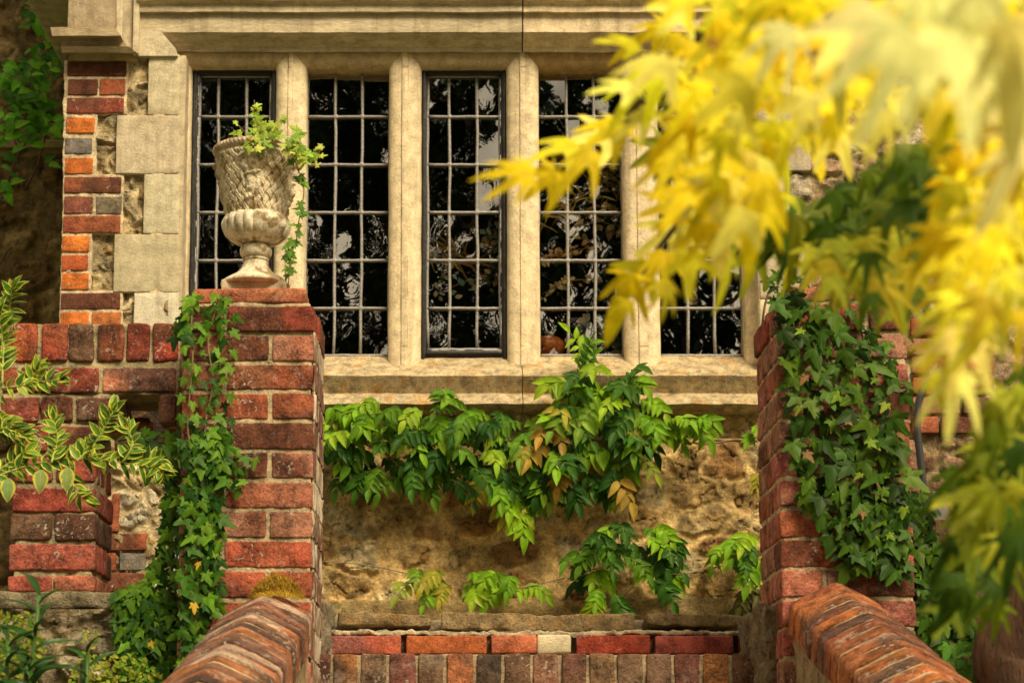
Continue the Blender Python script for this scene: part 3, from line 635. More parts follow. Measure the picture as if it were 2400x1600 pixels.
# ------------------------------------------------------------------ sloping parapets with saddleback brick coping
def parapet(name, label, xc, zr, slope, seed, length, pal, side):
    random.seed(seed); Y0 = 4.745
    t = thing(name, label, 'parapet wall', (xc, Y0, 0), 'sloping parapets of the steps')
    cs, sn = math.cos(slope), math.sin(slope)
    hw = .106; hs = .085; hr = .046; rot = None
    prof = [(-hw+.006, 0), (-hw, .006), (-hw, hs-.014), (-hw+.006, hs-.003), (-.055, hs+hr*.49), (-.012, hs+hr*.93), (0, hs+hr), (.012, hs+hr*.93), (.055, hs+hr*.49), (hw-.006, hs-.003), (hw, hs-.014), (hw, .006), (hw-.006, 0)]
    pp = []
    for a, b_ in zip(prof, prof[1:]+prof[:1]):
        a = np.array(a, float); b_ = np.array(b_, float); k = max(1, int(np.linalg.norm(b_-a)/.014))
        for q in range(k): pp.append(a+(b_-a)*q/k)
    pp = np.array(pp); cen = np.array([0, hs*.55])
    def place(u, s, v):      # u across, s down the slope from the pier, v up (perpendicular to slope)
        return np.stack([xc+u, Y0-s*cs-v*sn, zr-(hs+hr)*1.0-s*sn+v*cs], -1)
    cb = MB(); mo = MB(); s = .004; k = 0
    while s < length:
        th = .060+random.uniform(-.003, .003); seed_ = random.randint(0, 999)
        V = []; sl = [(0, .93), (.0005, .982), (.004, 1), (th*.35, 1.002), (th*.65, 1.0), (th-.004, 1), (th-.0005, .982), (th, .93)]
        lift = random.uniform(.0008, .0035); sk = random.uniform(-.02, .02); wsc = random.uniform(1.01, 1.06)
        for (q, sc_) in sl:
            uv = cen+(pp-cen)*np.array([sc_*wsc, sc_])
            V.append(place(uv[:, 0]+random.uniform(-.0005, .0005), np.full(len(pp), s+q)+uv[:, 0]*sk, uv[:, 1]+lift))
        V = np.concatenate(V); off = seed_*.37
        V += np.stack([vnoise(V*25+off, 1), vnoise(V*25+off, 2), vnoise(V*25+off, 3)], 1)*.0014+np.stack([vnoise(V*80+off, 1), vnoise(V*80+off, 2), vnoise(V*80+off, 3)], 1)*.001
        m_ = len(pp); f = [(i*m_+j, i*m_+(j+1) % m_, (i+1)*m_+(j+1) % m_, (i+1)*m_+j) for i in range(len(sl)-1) for j in range(m_)]
        f += [tuple(reversed(range(m_))), tuple((len(sl)-1)*m_+j for j in range(m_))]
        c1 = np.array(jit(random.choice(pal))); c2 = np.array(jit(random.choice(pal+[DBRN]))); tt = sstep(-.1, .4, vnoise(V*12+off, 7))[:, None]
        cb.add(V, f, c1*(1-tt)+c2*tt); s += th+.0165+random.uniform(-.002, .002); k += 1
    cb.build('coping', M['brick_wet'], t)
    # mortar core under the coping bricks
    V = []; ns = int(length/.012)
    for i in range(ns+1):
        uv = cen+(pp-cen)*.984; V.append(place(uv[:, 0], np.full(len(pp), i*length/ns), uv[:, 1]))
    V = np.concatenate(V); V += np.stack([vnoise(V*60, 1), vnoise(V*60, 2), vnoise(V*60, 3)], 1)*.0016; m_ = len(pp)
    mo.add(V, [(i*m_+j, i*m_+(j+1) % m_, (i+1)*m_+(j+1) % m_, (i+1)*m_+j) for i in range(ns) for j in range(m_)], (.60, .45, .26))
    # wall body (sloping top), as a prism with a gritty face
    ww = .094; ny = int(length*cs/.03); nz_ = 44; V = []
    for sg in (-1, 1):
        for i in range(ny+1):
            y = Y0-length*cs*i/ny; zt_ = zr-(hs+hr)/cs-(Y0-y)*sn/cs+.01
            for j in range(nz_+1): V.append((xc+sg*ww, y, zt_-j*1.2/nz_ if j < nz_ else 0.0))
    V = np.array(V); V[:, 0] += vnoise(V*20, 3)*.004+vnoise(V*60, 4)*.002
    q = (ny+1)*(nz_+1); f = []
    for sg in (0, 1):
        for i in range(ny):
            for j in range(nz_): 
                a = sg*q+i*(nz_+1)+j; ff = (a, a+1, a+nz_+2, a+nz_+1); f.append(ff if sg else tuple(reversed(ff)))
    for i in range(ny): f.append((i*(nz_+1), (i+1)*(nz_+1), q+(i+1)*(nz_+1), q+i*(nz_+1)))
    e = ny*(nz_+1); f.append(tuple([e, e+nz_, q+e+nz_, q+e]))
    mo.add(V, f, (.36, .27, .15)); mo.build('mortar', M['mortar'], t)
    wb = MB()
    for c_ in range(9):
        zt0 = zr-(hs+hr)/cs-.02; z = zt0-.04-c_*.0745*1.0-.0
        y = Y0-.01-(.11 if c_ % 2 else 0)
        reach = (c_*.0745+.005)/math.tan(slope)  # course meets the slope at this distance
        while y-.2 > Y0-reach:
            for sg in (-1, 1): rbox(wb, (xc+sg*(ww-.02), y-.107, z), (.056, .214, .062), jit(random.choice([RED, BRN, ORED, DRED, (.28, .12, .07)])), .007, .0025, .03, jit(BRN), big=.002)
            y -= .225
            if y < Y0-length*cs+.22: break
    if wb.v: wb.build('side_bricks', M['streak'] if side < 0 else M['brick'], t)
    return t
def solve(px0, py0, px1, py1):
    a = W(px0, py0, 4.7); k = (px1-PX0)/FPX; b2 = (PY0-py1)/FPX; yy = cp-b2*sp
    d = a.x/(k/yy); b_ = W(px1, py1, d); return a, b_, math.atan2(a.z-b_.z, 4.7-d)
a, b_, s1 = solve(628, 1392, 497, 1559); print('left parapet', a, b_, math.degrees(s1))
a2, b2_, s2 = solve(1957, 1368, 2145, 1539); print('right parapet', a2, b2_, math.degrees(s2))
parapet('sloping_parapet', 'sloping brick parapet with saddleback coping below the urn, streaked with white lichen', a.x, a.z+.01, s1, 8, 2.3, [(.20, .09, .06), (.28, .13, .08), (.13, .07, .05), (.36, .13, .05), (.25, .11, .07), (.45, .30, .22)], -1)
parapet('sloping_parapet', 'sloping brick parapet with orange saddleback coping running down at bottom right', a2.x, a2.z+.01, s2, 9, 2.3, [(.40, .13, .045), (.32, .10, .045), (.20, .08, .05), (.44, .14, .04), (.16, .08, .055)], 1)

# ------------------------------------------------------------------ steps
st = thing('garden_steps', 'brick steps between the two piers with stone slab nosings above', 'steps', (0.2, 5.0, 0))
mb = MB(); random.seed(12); x = 716; pals = [(.16, .06, .045), (.34, .14, .05), (.20, .13, .085), (.17, .06, .05), (.20, .14, .10), (.33, .12, .05), (.10, .065, .05), (.16, .09, .055), (.24, .11, .07), (.15, .07, .05), (.22, .13, .07), (.19, .12, .08), (.17, .10, .07)]
k = 0
while x < 1835:
    w_ = random.uniform(55, 61); brick_px(mb, x, 1531, x+w_, 1626, 5.02, .2, pals[k % len(pals)], jit(BRN), .006, .002); x += w_+8; k += 1
mb.build('header_bricks', M['brick'], st)
mb = MB()
for x0, x1, c1, c2 in ((752, 940, (.45, .11, .06), (.3, .1, .08)), (953, 1140, (.5, .13, .04), (.32, .09, .04)), (1151, 1258, (.48, .14, .07), ORED), (1352, 1523, (.38, .06, .03), RED), (1535, 1719, (.36, .08, .06), None), (1731, 1792, (.10, .02, .018), None)):
    mb = MB(); brick_px(mb, x0, 1488, x1, 1531, 5.25, .1, c1, c2, .005, .0018); mb.build('stretcher_brick', M['brick_plain'], st)
mb = MB(); brick_px(mb, 1259, 1487, 1340, 1531, 5.25, .1, (.72, .62, .40), (.55, .44, .2), .008, .003); mb.build('limewashed_brick', M['stone'], st)
mb = MB(); random.seed(2)
for x0, y0, x1, y1 in ((791, 1439, 1006, 1467), (1036, 1438, 1490, 1476), (1520, 1440, 1741, 1468)):
    mb = MB(); box_px(mb, x0, y0, x1, y1, 5.44, .5, (.33, .235, .12), .004, .005, .012, .006, 40); mb.build('stone_slab', M['rubble'], st)
mb = MB()
box_px(mb, 700, 1533, 1850, 1700, 5.027, .3, (.36, .28, .17), .003, .004, .02, .002)
box_px(mb, 740, 1480, 1800, 1534, 5.285, .35, (.20, .15, .09), .004, .006, .02, .004)
box_px(mb, 765, 1477, 1790, 1487, 5.262, .35, (.50, .42, .28), .006, .004, .010, .003, 60)
box_px(mb, 775, 1449, 1790, 1478, 5.56, 1.85, (.30, .23, .14), .006, .01, .02, .006)
for k in range(8):          # lower flight running down towards the viewer
    y = 4.72-k*.3; z = ZP(1622, 5.02)-(k+1)*.085
    rbox(mb, ((XL+.328+XR)/2, y+1.0, z/2), (XR-XL-.32, 2., z), (.3, .22, .14), .01, .002, .12)
mb.build('mortar_bed', M['mortar'], st)
# rough render pockets where the steps meet the parapets
mb = MB()
box_px(mb, 715, 1410, 762, 1560, 5.15, .3, (.22, .18, .12), .012, .01, .010, .012, 34); mb.build('rough_render', M['mortar'], st); mb = MB()
box_px(mb, 1790, 1412, 1838, 1700, 4.86, .4, (.21, .165, .10), .014, .01, .010, .012, 34)
mb.build('rough_render', M['mortar'], st)

# ------------------------------------------------------------------ pierced garden wall left
pw = thing('pierced_wall', 'low brick wall with brick-on-edge coping and openings left of the ivy', 'wall', (-1.2, 5.0, 0))
mb = MB(); random.seed(31); D = 4.97
for x0, x1, c1, c2 in ((-38, 22, RED, DRED), (28, 88, (.28, .07, .035), ORED), (95, 156, (.32, .05, .03), RED), (161, 219, (.19, .06, .035), BRN), (228, 288, DRED, RED), (295, 349, (.24, .05, .03), DBRN), (357, 415, (.33, .055, .03), DRED)):
    brick_px(mb, x0, 757, x1, 847, D, .22, c1, c2, .009, .0028, .003)
mb.build('coping', M['brick'], pw)
mb = MB()
for r_ in ((-120, 860, 40, 919, RED, DRED), (47, 860, 233, 919, (.27, .055, .035), DRED), (241, 861, 410, 918, (.52, .2, .11), (.15, .07, .05)),
           (-60, 927, -6, 987, RED, None), (0, 928, 88, 987, (.26, .06, .04), DRED), (95, 929, 168, 988, (.26, .055, .035), DRED), (178, 930, 272, 985, (.12, .06, .04), BRN), (374, 925, 414, 992, (.22, .09, .06), BRN),
           (30, 998, 110, 1058, RED, DRED), (117, 998, 221, 1060, DRED, RED), (34, 1069, 124, 1127, (.28, .08, .045), BRN), (131, 1069, 222, 1128, (.36, .08, .05), RED),
           (29, 1141, 226, 1198, (.24, .055, .035), (.3, .06, .04)), (24, 1204, 122, 1265, (.17, .06, .035), BRN), (127, 1203, 222, 1266, (.13, .055, .035), BRN),
           (18, 1275, 223, 1336, (.36, .09, .06), (.12, .07, .045)), (17, 1349, 120, 1386, (.32, .08, .055), None), (124, 1349, 221, 1386, (.42, .14, .08), (.34, .14, .08))):
    brick_px(mb, r_[0], r_[1], r_[2], r_[3], D, .25, r_[4], r_[5], .0065, .0022, .0025)
for x0, y0, x1, y1 in ((300, 976, 350, 994), (380, 1075, 430, 1130), (236, 990, 272, 1010)): brick_px(mb, x0, y0, x1, y1, 5.15, .1, RED, None)
mb.build('brickwork', M['brick'], pw)
mb = MB()
def core(x0, y0, x1, y1): box_px(mb, x0, y0, x1, y1, D+.009, .22, (.42, .34, .19), .005, .005, .014, .002, 40)
core(-120, 762, 420, 924); core(-120, 920, 276, 996); core(376, 920, 420, 991); core(36, 992, 219, 1390)
mb.build('mortar', M['mortar'], pw)
mb = MB(); box_px(mb, 270, 900, 420, 1075, 5.75, .1, (.045, .03, .02), .005, .01, .04); mb.build('opening_shade_panel', M['rubble'], pw)  # near-black panel added behind the opening; the hole's shade is its colour
# low rubble retaining wall under it
rt = thing('retaining_wall', 'pale flint and rubble retaining wall with rough ledge at bottom left', 'wall', (-1.2, 4.9, 0))
mb = MB(); x0 = XP(-200, 1500, 4.9); x1 = XP(540, 1500, 4.9)
rubble(mb, x0, x1, 1.2, ZP(1428, 4.9), 4.9, .10, .03, ((.50, .43, .30), (.38, .30, .19), (.60, .55, .44), (.30, .23, .13)), (.34, .27, .16), .0055, 77, fl=1.2, smear=.1)
rbox(mb, ((x0+x1)/2, 5.03, .6), (x1-x0, .2, 1.2), (.3, .25, .16), .01, .004, .1)
mb.build('rubble_face', M['rubble_pale'], rt)
mb = MB(); box_px(mb, -200, 1388, 430, 1432, 4.885, .35, (.26, .21, .13), .005, .012, .02, .006, 18); mb.build('ledge', M['rubble_pale'], rt)
# right-hand low wall behind the ivy
rw = thing('boundary_wall', 'dark brick garden wall under ivy to the right of the right pier', 'wall', (1.5, 5.0, 0))
mb = MB(); random.seed(50); x0 = XP(2146, 1300, 4.95); z1 = ZP(1215, 4.95); z = z1; k = 0
while z > z1-.55:
    x = x0-(.1 if k % 2 else 0)
    while x < x0+.9:
        rbox(mb, (x+.107, 5.0, z-.033), (.214, .1, .064), jit(random.choice([DRED, BRN, (.2, .07, .04)])), .007, .002, .03, jit(DBRN), big=.002); x += .224
    z -= .0745; k += 1
mb.build('brickwork', M['brick'], rw)
mb = MB(); rbox(mb, (x0+.45, 5.04, (z1-.006)/2), (.9, .15, z1-.006), (.25, .2, .12), .004, .003, .05); mb.build('mortar', M['mortar'], rw)

# ------------------------------------------------------------------ urn
UX = XP(601, 500, 4.915); UD = 4.915
zb_ = ztL+.012+.039
def uz(py): return ZP(py, UD, 601)-zb_
PM = (UD*1.0)/FPX*1.02
urn = thing('garden_urn', 'weathered stone urn with basketweave relief on the left brick pier', 'urn', (UX, UD, zb_))
base = (.68, .60, .44)
def ccol(T, I, a=base, b_=(.30, .21, .10), k=3.):
    p = np.stack([np.cos(T)*3, np.sin(T)*3, I*6], -1).reshape(-1, 3); t = sstep(-.1, .7, fbm(p*1.3, 4, 4))[:, None]
    return (np.array(a)*(1-t)+np.array(b_)*t)
C0 = (UX, UD, zb_)
def rp(r): return r*PM
zt_f = uz(612)
mb = MB()
rbox(mb, (UX, UD, uz(668)/2+zb_), (rp(150), rp(104), uz(668)), (.5, .42, .28), .004, .002, .02)
f0 = uz(669)
lathe(mb, resample([(rp(2), f0-.004), (rp(80), f0-.004), (rp(82), f0), (rp(81), f0+.005), (rp(76), uz(661)), (rp(70), uz(657)), (rp(60), uz(651)), (rp(47), uz(644)), (rp(38), uz(635)), (rp(31), uz(625)), (rp(27.5), zt_f), (rp(29), zt_f+.003)], .003), C0, 80, cfn=ccol)
mb.build('foot', M['cast'], urn)
mb = MB(); k0 = uz(612); k1 = uz(576)
P_ = [(rp(27), k0-.002), (rp(30), k0), (rp(31), k0+.004), (rp(28), k0+.007)]
for i in range(13):
    t = math.pi*i/12; P_.append((rp(29)+rp(9)*math.sin(t), k0+.008+(k1-k0-.008)*(1-math.cos(t))/2))
lathe(mb, resample(P_, .003), C0, 80, cfn=ccol); mb.build('knop', M['cast'], urn)
b0 = uz(574); b1 = uz(512); P_ = [(rp(26), b0-.003)]
for i in range(25):
    t = i/24; P_.append((rp(30)+rp(49)*math.sin(min(1, t*1.25)*math.pi/2)-(rp(7)*max(0, (t-.8)/.2)**1.6), b0+(b1-b0)*(1-math.cos(t*math.pi*.5))**.9))
P_ += [(rp(60), b1+.002)]
def lobe(T, I, r, z):
    n_ = 20; a = np.abs(np.sin(T*n_/2)); amp = np.clip(I*1.4, 0, 1)
    return (a**.6-.55)*rp(8)*amp
mb = MB(); Lp = resample(P_, .003); Lz = np.array(Lp)[:, 1]
lathe(mb, Lp, C0, 360, fn=lobe, cfn=lambda T, I: ccol(T, I, (.72, .65, .49))); mb.build('gadrooned_bowl', M['cast'], urn)
# basket body with figure relief
y0_, y1_ = uz(520), uz(372)
prof = [(rp(62), y0_), (rp(67), uz(500)), (rp(76), uz(450)), (rp(86), uz(405)), (rp(94), uz(378)), (rp(98), uz(366))]
def fig(T, Z):
    """raised festoon, busts and handles in low relief; T 0 faces the viewer"""
    h = np.zeros_like(T)
    def blob(t0, z0, st_, sz, a, ang=0):
        nonlocal h
        dt = (T-t0+math.pi) % (2*math.pi)-math.pi; dz = Z-z0
        u = dt*math.cos(ang)+dz*math.sin(ang); v = -dt*math.sin(ang)+dz*math.cos(ang)
        h = np.maximum(h, a*np.sqrt(np.clip(1-(u/st_)**2-(v/sz)**2, 0, 1)))
    for c0 in (0, math.pi/2*1.05, -math.pi/2*1.05, math.pi):
        s = 1 if abs(c0) < .1 else 1
        blob(c0+.0, .88, .13, .075, .012); blob(c0+.02, .75, .17, .11, .010); blob(c0-.22, .70, .09, .13, .008, .8); blob(c0+.24, .74, .08, .12, .008, -.7)
        blob(c0-.33, .84, .13, .06, .007, .4); blob(c0-.05, .60, .30, .035, .009, .12); blob(c0-.08, .42, .15, .19, .010, .2); blob(c0+.12, .40, .09, .16, .009, -.35)
        blob(c0-.15, .26, .14, .06, .009); blob(c0+.22, .55, .05, .12, .006, -.6); blob(c0-.30, .52, .05, .14, .007, .3); blob(c0+.05, .15, .07, .09, .007)
    return h
def bask(T, I, r, z):
    Z = (z-y0_)/(y1_-y0_); u = T*12/math.pi; v = Z*5.0
    a = (u+v) % 1.0; b_ = (u-v) % 1.0
    sa = np.clip((1-np.abs(a-.5)*3.0)*3, 0, 1); sb = np.clip((1-np.abs(b_-.5)*3.0)*3, 0, 1)
    par = ((np.floor(u+v)+np.floor(u-v)) % 2)
    ga = (np.abs(a-.5) < .05); gb = (np.abs(b_-.5) < .05)
    h = np.maximum(sa*(.0040+.0022*par-.0012*ga), sb*(.0040+.0022*(1-par)-.0012*gb)); edge = sstep(0, .06, Z)*sstep(1.0, .96, Z)
    f_ = fig(T, Z)*1.45; p = np.stack([np.sin(T)*8, np.cos(T)*8, Z*14], -1).reshape(-1, 3)
    fn_ = f_*(1+.28*fbm(p*1.6, 3, 2).reshape(T.shape))
    return np.where(f_ > .001, np.maximum(fn_+.001, h), h)*edge
mb = MB(); lathe(mb, resample(prof, .0016), C0, 640, fn=bask, cfn=lambda T, I: ccol(T, I, (.66, .57, .40), (.38, .27, .13))); mb.build('basket_body', M['cast'], urn)
mb = MB(); r0 = uz(366)
P_ = [(rp(95), r0-.004), (rp(100), r0-.002), (rp(103), r0+.002), (rp(105), r0+.008), (rp(103), r0+.014), (rp(98), r0+.017), (rp(92), r0+.016), (rp(89), r0+.010), (rp(88), r0-.02), (rp(60), r0-.022), (rp(1), r0-.022)]
def rope(T, I, r, z): return np.where((I > .05) & (I < .62), .0016*np.sin(T*60+I*25), 0)
lathe(mb, resample(P_, .003), C0, 420, fn=rope, cfn=lambda T, I: ccol(T, I, (.6, .5, .36), (.40, .27, .15))); mb.build('rim', M['cast'], urn)
RIMZ = zb_+r0+.014

# ------------------------------------------------------------------ leaves
def leaf_tpl(wd=.42, fold=.18, droop=.15, rows=7, pt=1.0):
    V = []; U = []
    for i in range(rows+1):
        v = i/rows; hw = wd*math.sin(math.pi*min(1, v**.8))**.85*(1-.25*v) if 0 < i < rows else .0
        if i == 0: hw = .03
        for u in (-1, -.62, 0, .62, 1):
            V.append((u*hw, v, abs(u)*hw*fold*1.5-droop*v*v)); U.append((u, v, 0))
    f = [(i*5+j, i*5+j+1, (i+1)*5+j+1, (i+1)*5+j) for i in range(rows) for j in range(4)]
    return np.array(V), f, np.array(U)
def palm_tpl(lobes, valley, base=.0, cup=.1, res=3, pet=True):
    """lobes: list of (angle deg from tip, length, halfwidth deg)"""
    ring = []
    L = sorted(lobes)
    for i, (a, r, hwid) in enumerate(L):
        if i == 0: ring.append((a-hwid*1.6, valley*.55))
        ring.append((a-hwid, r*.60)); ring.append((a-hwid*.45, r*.86)); ring.append((a, r)); ring.append((a+hwid*.45, r*.86)); ring.append((a+hwid, r*.60))
        if i < len(L)-1: ring.append(((a+L[i+1][0])/2, valley*(r+L[i+1][1])/2))
        else: ring.append((a+hwid*1.6, valley*.55))
    V = [(0, 0, 0)]; U = [(0, 0.001, 0)]
    n_ = len(ring)
    for s in (.5, 1.0):
        for (a, r) in ring:
            an = math.radians(a); x = math.sin(an)*r*s; y = math.cos(an)*r*s
            V.append((x, y, -cup*(r*s)**2*1.3+.04*s*math.cos(an*5))); U.append((math.sin(an)*s, math.cos(an)*s, s))
    f = [(0, 1+i+1, 1+i) for i in range(n_-1)]+[(1+i, 1+i+1, 1+n_+i+1, 1+n_+i) for i in range(n_-1)]
    return np.array(V), f, np.array(U)
T_WIS = [leaf_tpl(.24, .35, .12), leaf_tpl(.27, .5, .28), leaf_tpl(.23, .25, .4)]
T_EUO = [leaf_tpl(.25, .4, .2), leaf_tpl(.21, .6, .4), leaf_tpl(.28, .2, .1), leaf_tpl(.2, .3, .5)]
T_BRD = [leaf_tpl(.36, .25, .2), leaf_tpl(.33, .4, .3)]
T_IVY = [palm_tpl([(-118, .42, 16), (-62, .66, 17), (0, 1.0, 19), (62, .66, 17), (118, .42, 16)], .62, cup=.15),
         palm_tpl([(-120, .38, 18), (-55, .60, 18), (0, .95, 22), (55, .64, 17), (115, .44, 16)], .66, cup=.28),
         palm_tpl([(-110, .46, 18), (-60, .72, 15), (0, 1.05, 16), (60, .70, 15), (112, .45, 18)], .55, cup=.05)]
T_MAP = [palm_tpl([(-128, .38, 7.5), (-88, .66, 8.5), (-42, .92, 9.5), (0, 1.05, 10), (42, .92, 9.5), (88, .66, 8.5), (128, .38, 7.5)], .42, cup=.3),
         palm_tpl([(-110, .5, 8.5), (-70, .75, 9.5), (-33, .98, 8.5), (0, 1.08, 9.5), (33, .96, 8.5), (70, .72, 9.5), (110, .45, 8.5)], .46, cup=.6),
         palm_tpl([(-95, .45, 10), (-50, .85, 11), (0, 1.1, 12), (50, .85, 11), (95, .45, 10)], .42, cup=.2),
         palm_tpl([(-100, .40, 8.5), (-46, .80, 10), (4, 1.12, 12), (38, .70, 10), (80, .5, 8.5)], .40, cup=.8)]
def put_leaf(mb, tpl, p, t, nrm, size, col):
    V, f, U = tpl; t = Vector(t).normalized(); nrm = Vector(nrm); b = t.cross(nrm)
    if b.length < 1e-3: b = t.cross(Vector((.3, -1, .2)))
    b.normalize(); n_ = b.cross(t).normalized()
    Mx = np.array([tuple(b), tuple(t), tuple(n_)])
    c = np.array(jit(col, .22)); mb.add(V*size@Mx+np.array(tuple(p)), f, c, U)
def inside(poly, x, y):
    r = False; j = len(poly)-1
    for i in range(len(poly)):
        xi, yi = poly[i]; xj, yj = poly[j]
        if (yi > y) != (yj > y) and x < (xj-xi)*(y-yi)/(yj-yi)+xi: r = not r
        j = i
    return r
def scatter(poly, n_, mind):
    xs = [p[0] for p in poly]; ys = [p[1] for p in poly]; out = []; tries = 0
    while len(out) < n_ and tries < n_*60:
        tries += 1; x = random.uniform(min(xs), max(xs)); y = random.uniform(min(ys), max(ys))
        if inside(poly, x, y) and all((x-a)**2+(y-b)**2 > mind*mind for a, b in out[-400:]): out.append((x, y))
    return out
rnd = random.uniform
def ivy(mb, poly, n_, mind, dfun, size, cols, tilt=.5, layers=2):
    for L in range(layers):
        for x, y in scatter(poly, n_, mind):
            d = dfun(x, y)-L*.018-rnd(0, .02); p = W(x, y, d); s = rnd(*size)
            a = rnd(-1.1, 1.1); t = (math.sin(a), rnd(-.5, .1), -math.cos(a))
            put_leaf(mb, random.choice(T_IVY), p, t, (rnd(-tilt, tilt)*1.6, -1, rnd(-.4, 1.2)), s, random.choice(cols))

random.seed(101)
# --- ivy on the left pier
iv = thing('ivy', 'bright green ivy climbing the left brick pier below the urn', 'ivy', (XP(450, 1100, 4.72), 4.72, 1.2))
mb = MB(); G1 = [(.045, .125, .008), (.075, .18, .010), (.022, .075, .008), (.12, .25, .016)]
dL = lambda x, y: 4.735 if x > 420 else 4.87 if y > 1000 else 4.80
ivy(mb, [(440, 690), (470, 680), (545, 690), (530, 760), (525, 850), (510, 1000), (415, 1060), (420, 960), (430, 850), (430, 760)], 66, 23, dL, (.022, .038), G1, layers=1)
ivy(mb, [(400, 740), (450, 690), (450, 780), (400, 800)], 7, 24, dL, (.035, .045), G1, layers=1)
ivy(mb, [(385, 1040), (530, 1000), (540, 1090), (520, 1180), (520, 1330), (520, 1400), (500, 1430), (420, 1600), (290, 1620), (280, 1410), (345, 1360), (385, 1200)], 165, 20, dL, (.024, .044), G1)
ivy(mb, [(270, 1380), (360, 1370), (420, 1480), (400, 1600), (330, 1600), (275, 1500)], 55, 20, dL, (.03, .045), G1)
ivy(mb, [(530, 1040), (560, 1060), (600, 1065), (590, 1110), (560, 1150), (520, 1130)], 20, 20, dL, (.024, .034), G1, layers=1)
ivy(mb, [(310, 1000), (400, 1010), (410, 1110), (370, 1130), (310, 1060)], 26, 20, lambda x, y: 4.92, (.03, .045), G1, layers=1)
ivy(mb, [(515, 700), (550, 690), (540, 1080), (520, 1080)], 24, 26, dL, (.026, .036), G1, layers=1)
mb.build('leaves', M['ivy'], iv)
for k in range(3):
    mb = MB(); put_leaf(mb, T_IVY[k], W((465, 455, 352)[k], (1318, 1415, 1505)[k], 4.68), (rnd(-.7, .7), -.3, -1), (rnd(-.6, .6), -1, .5), (.020, .026, .017)[k], (.60, .38, .04)); mb.build('yellow_leaf', M['ivy'], iv)
mb = MB()
for pts in ([(452, 700), (450, 760), (452, 830), (445, 900), (440, 1000), (452, 1100), (430, 1250), (420, 1400), (360, 1560)], [(510, 700), (505, 735), (490, 800), (500, 900), (480, 1000), (470, 1180), (480, 1300), (450, 1450)], [(590, 1075), (560, 1115), (530, 1150), (495, 1230)], [(420, 1170), (416, 1300), (410, 1400)]):
    tube(mb, spline([W(a+rnd(-3, 3), b_, dL(a, b_)-.004) for a, b_ in pts]), .0024, (.22, .15, .07))
mb.build('stem', M['twig'], iv)
# --- ivy on the right pier
random.seed(102)
iv = thing('ivy', 'dark glossy ivy covering the right brick pier and spilling down behind the orange coping', 'ivy', (XP(2000, 1100, 4.72), 4.72, 1.2))
mb = MB(); G2 = [(.026, .072, .004), (.042, .105, .006), (.015, .042, .003), (.075, .15, .008)]
dR = lambda x, y: 4.735 if x < 2135 and y < 1340 else 4.85
ivy(mb, [(1815, 700), (1850, 690), (2000, 720), (2060, 790), (2085, 860), (2095, 1000), (2140, 1120), (2190, 1250), (2110, 1400), (1990, 1330), (1900, 1180), (1860, 1080), (1850, 960), (1838, 850), (1810, 740)], 112, 33, dR, (.028, .066), G2)
ivy(mb, [(1960, 1150), (2180, 1150), (2200, 1300), (2260, 1420), (2300, 1540), (2240, 1570), (2100, 1420), (2000, 1320)], 150, 24, dR, (.032, .055), G2)
ivy(mb, [(2080, 800), (2130, 880), (2120, 930), (2090, 900)], 6, 25, dR, (.035, .045), G2, layers=1)
ivy(mb, [(1800, 650), (1850, 630), (1900, 660), (1870, 700), (1810, 700)], 10, 20, lambda x, y: 4.76, (.03, .045), G2, layers=1)
ivy(mb, [(2215, 1500), (2300, 1510), (2310, 1560), (2260, 1600), (2220, 1560)], 20, 18, lambda x, y: 4.2, (.03, .042), [(.12, .30, .04)], layers=1)
for x, y in scatter([(1850, 760), (2060, 820), (2180, 1250), (2000, 1300), (1880, 1050)], 14, 60):
    a = rnd(-1, 1); put_leaf(mb, random.choice(T_IVY), W(x, y, 4.69), (math.sin(a), -.3, -math.cos(a)), (rnd(-.8, .8), -1, rnd(-.2, 1)), rnd(.02, .035), random.choice([(.20, .11, .04), (.22, .30, .03), (.16, .25, .02)]))
mb.build('leaves', M['ivy'], iv)
mb = MB()
for pts in ([(1935, 640), (1910, 700), (1935, 800), (1950, 950), (1930, 1100), (1990, 1250)], [(2010, 740), (2030, 850), (2020, 1000), (2060, 1150), (2110, 1300)], [(1785, 770), (1792, 720), (1800, 690)], [(2050, 1120), (2080, 1180), (2110, 1240)]):
    tube(mb, spline([W(a, b_, dR(a, b_)-.006) for a, b_ in pts]), .003, (.16, .10, .06))
mb.build('stem', M['twig'], iv)
# --- ivy in the urn
random.seed(103)
iu = thing('trailing_ivy', 'lime green ivy growing in the stone urn and trailing down its right side', 'ivy', (UX, UD, RIMZ))
mb = MB(); ms_ = MB(); G3 = [(.36, .46, .06), (.28, .42, .05), (.46, .54, .10), (.20, .34, .04)]
def sprig(pts, n_, size, d0, cols=G3, spread=12, dj=.02, tp=T_IVY, r=.0014):
    cv = spline([W(a, b_, d0) for a, b_ in pts], 8); tube(ms_, cv, r, (.25, .14, .06), 5)
    for k in range(n_):
        p = cv[int(rnd(0, .999)*len(cv))]+Vector((rnd(-1, 1), 0, rnd(-1, 1)))*spread/930+Vector((0, rnd(-dj, .004), 0))
        a = rnd(-2.2, 2.2); put_leaf(mb, random.choice(tp), p, (math.sin(a), rnd(-.4, .2), -math.cos(a)), (rnd(-.7, .7), -1, rnd(-.1, 1)), rnd(*size), random.choice(cols))
sprig([(625, 350), (608, 300), (598, 262), (596, 235)], 16, (.014, .024), 4.84)
sprig([(600, 345), (620, 310), (640, 300)], 26, (.018, .028), 4.82, spread=22)
sprig([(590, 340), (640, 330), (690, 350), (715, 372)], 46, (.018, .028), 4.80, spread=20)
sprig([(590, 325), (570, 305), (556, 292)], 3, (.014, .02), 4.84)
sprig([(575, 325), (555, 320), (532, 325)], 3, (.016, .022), 4.84)
sprig([(645, 300), (665, 285), (674, 272)], 4, (.014, .018), 4.84)
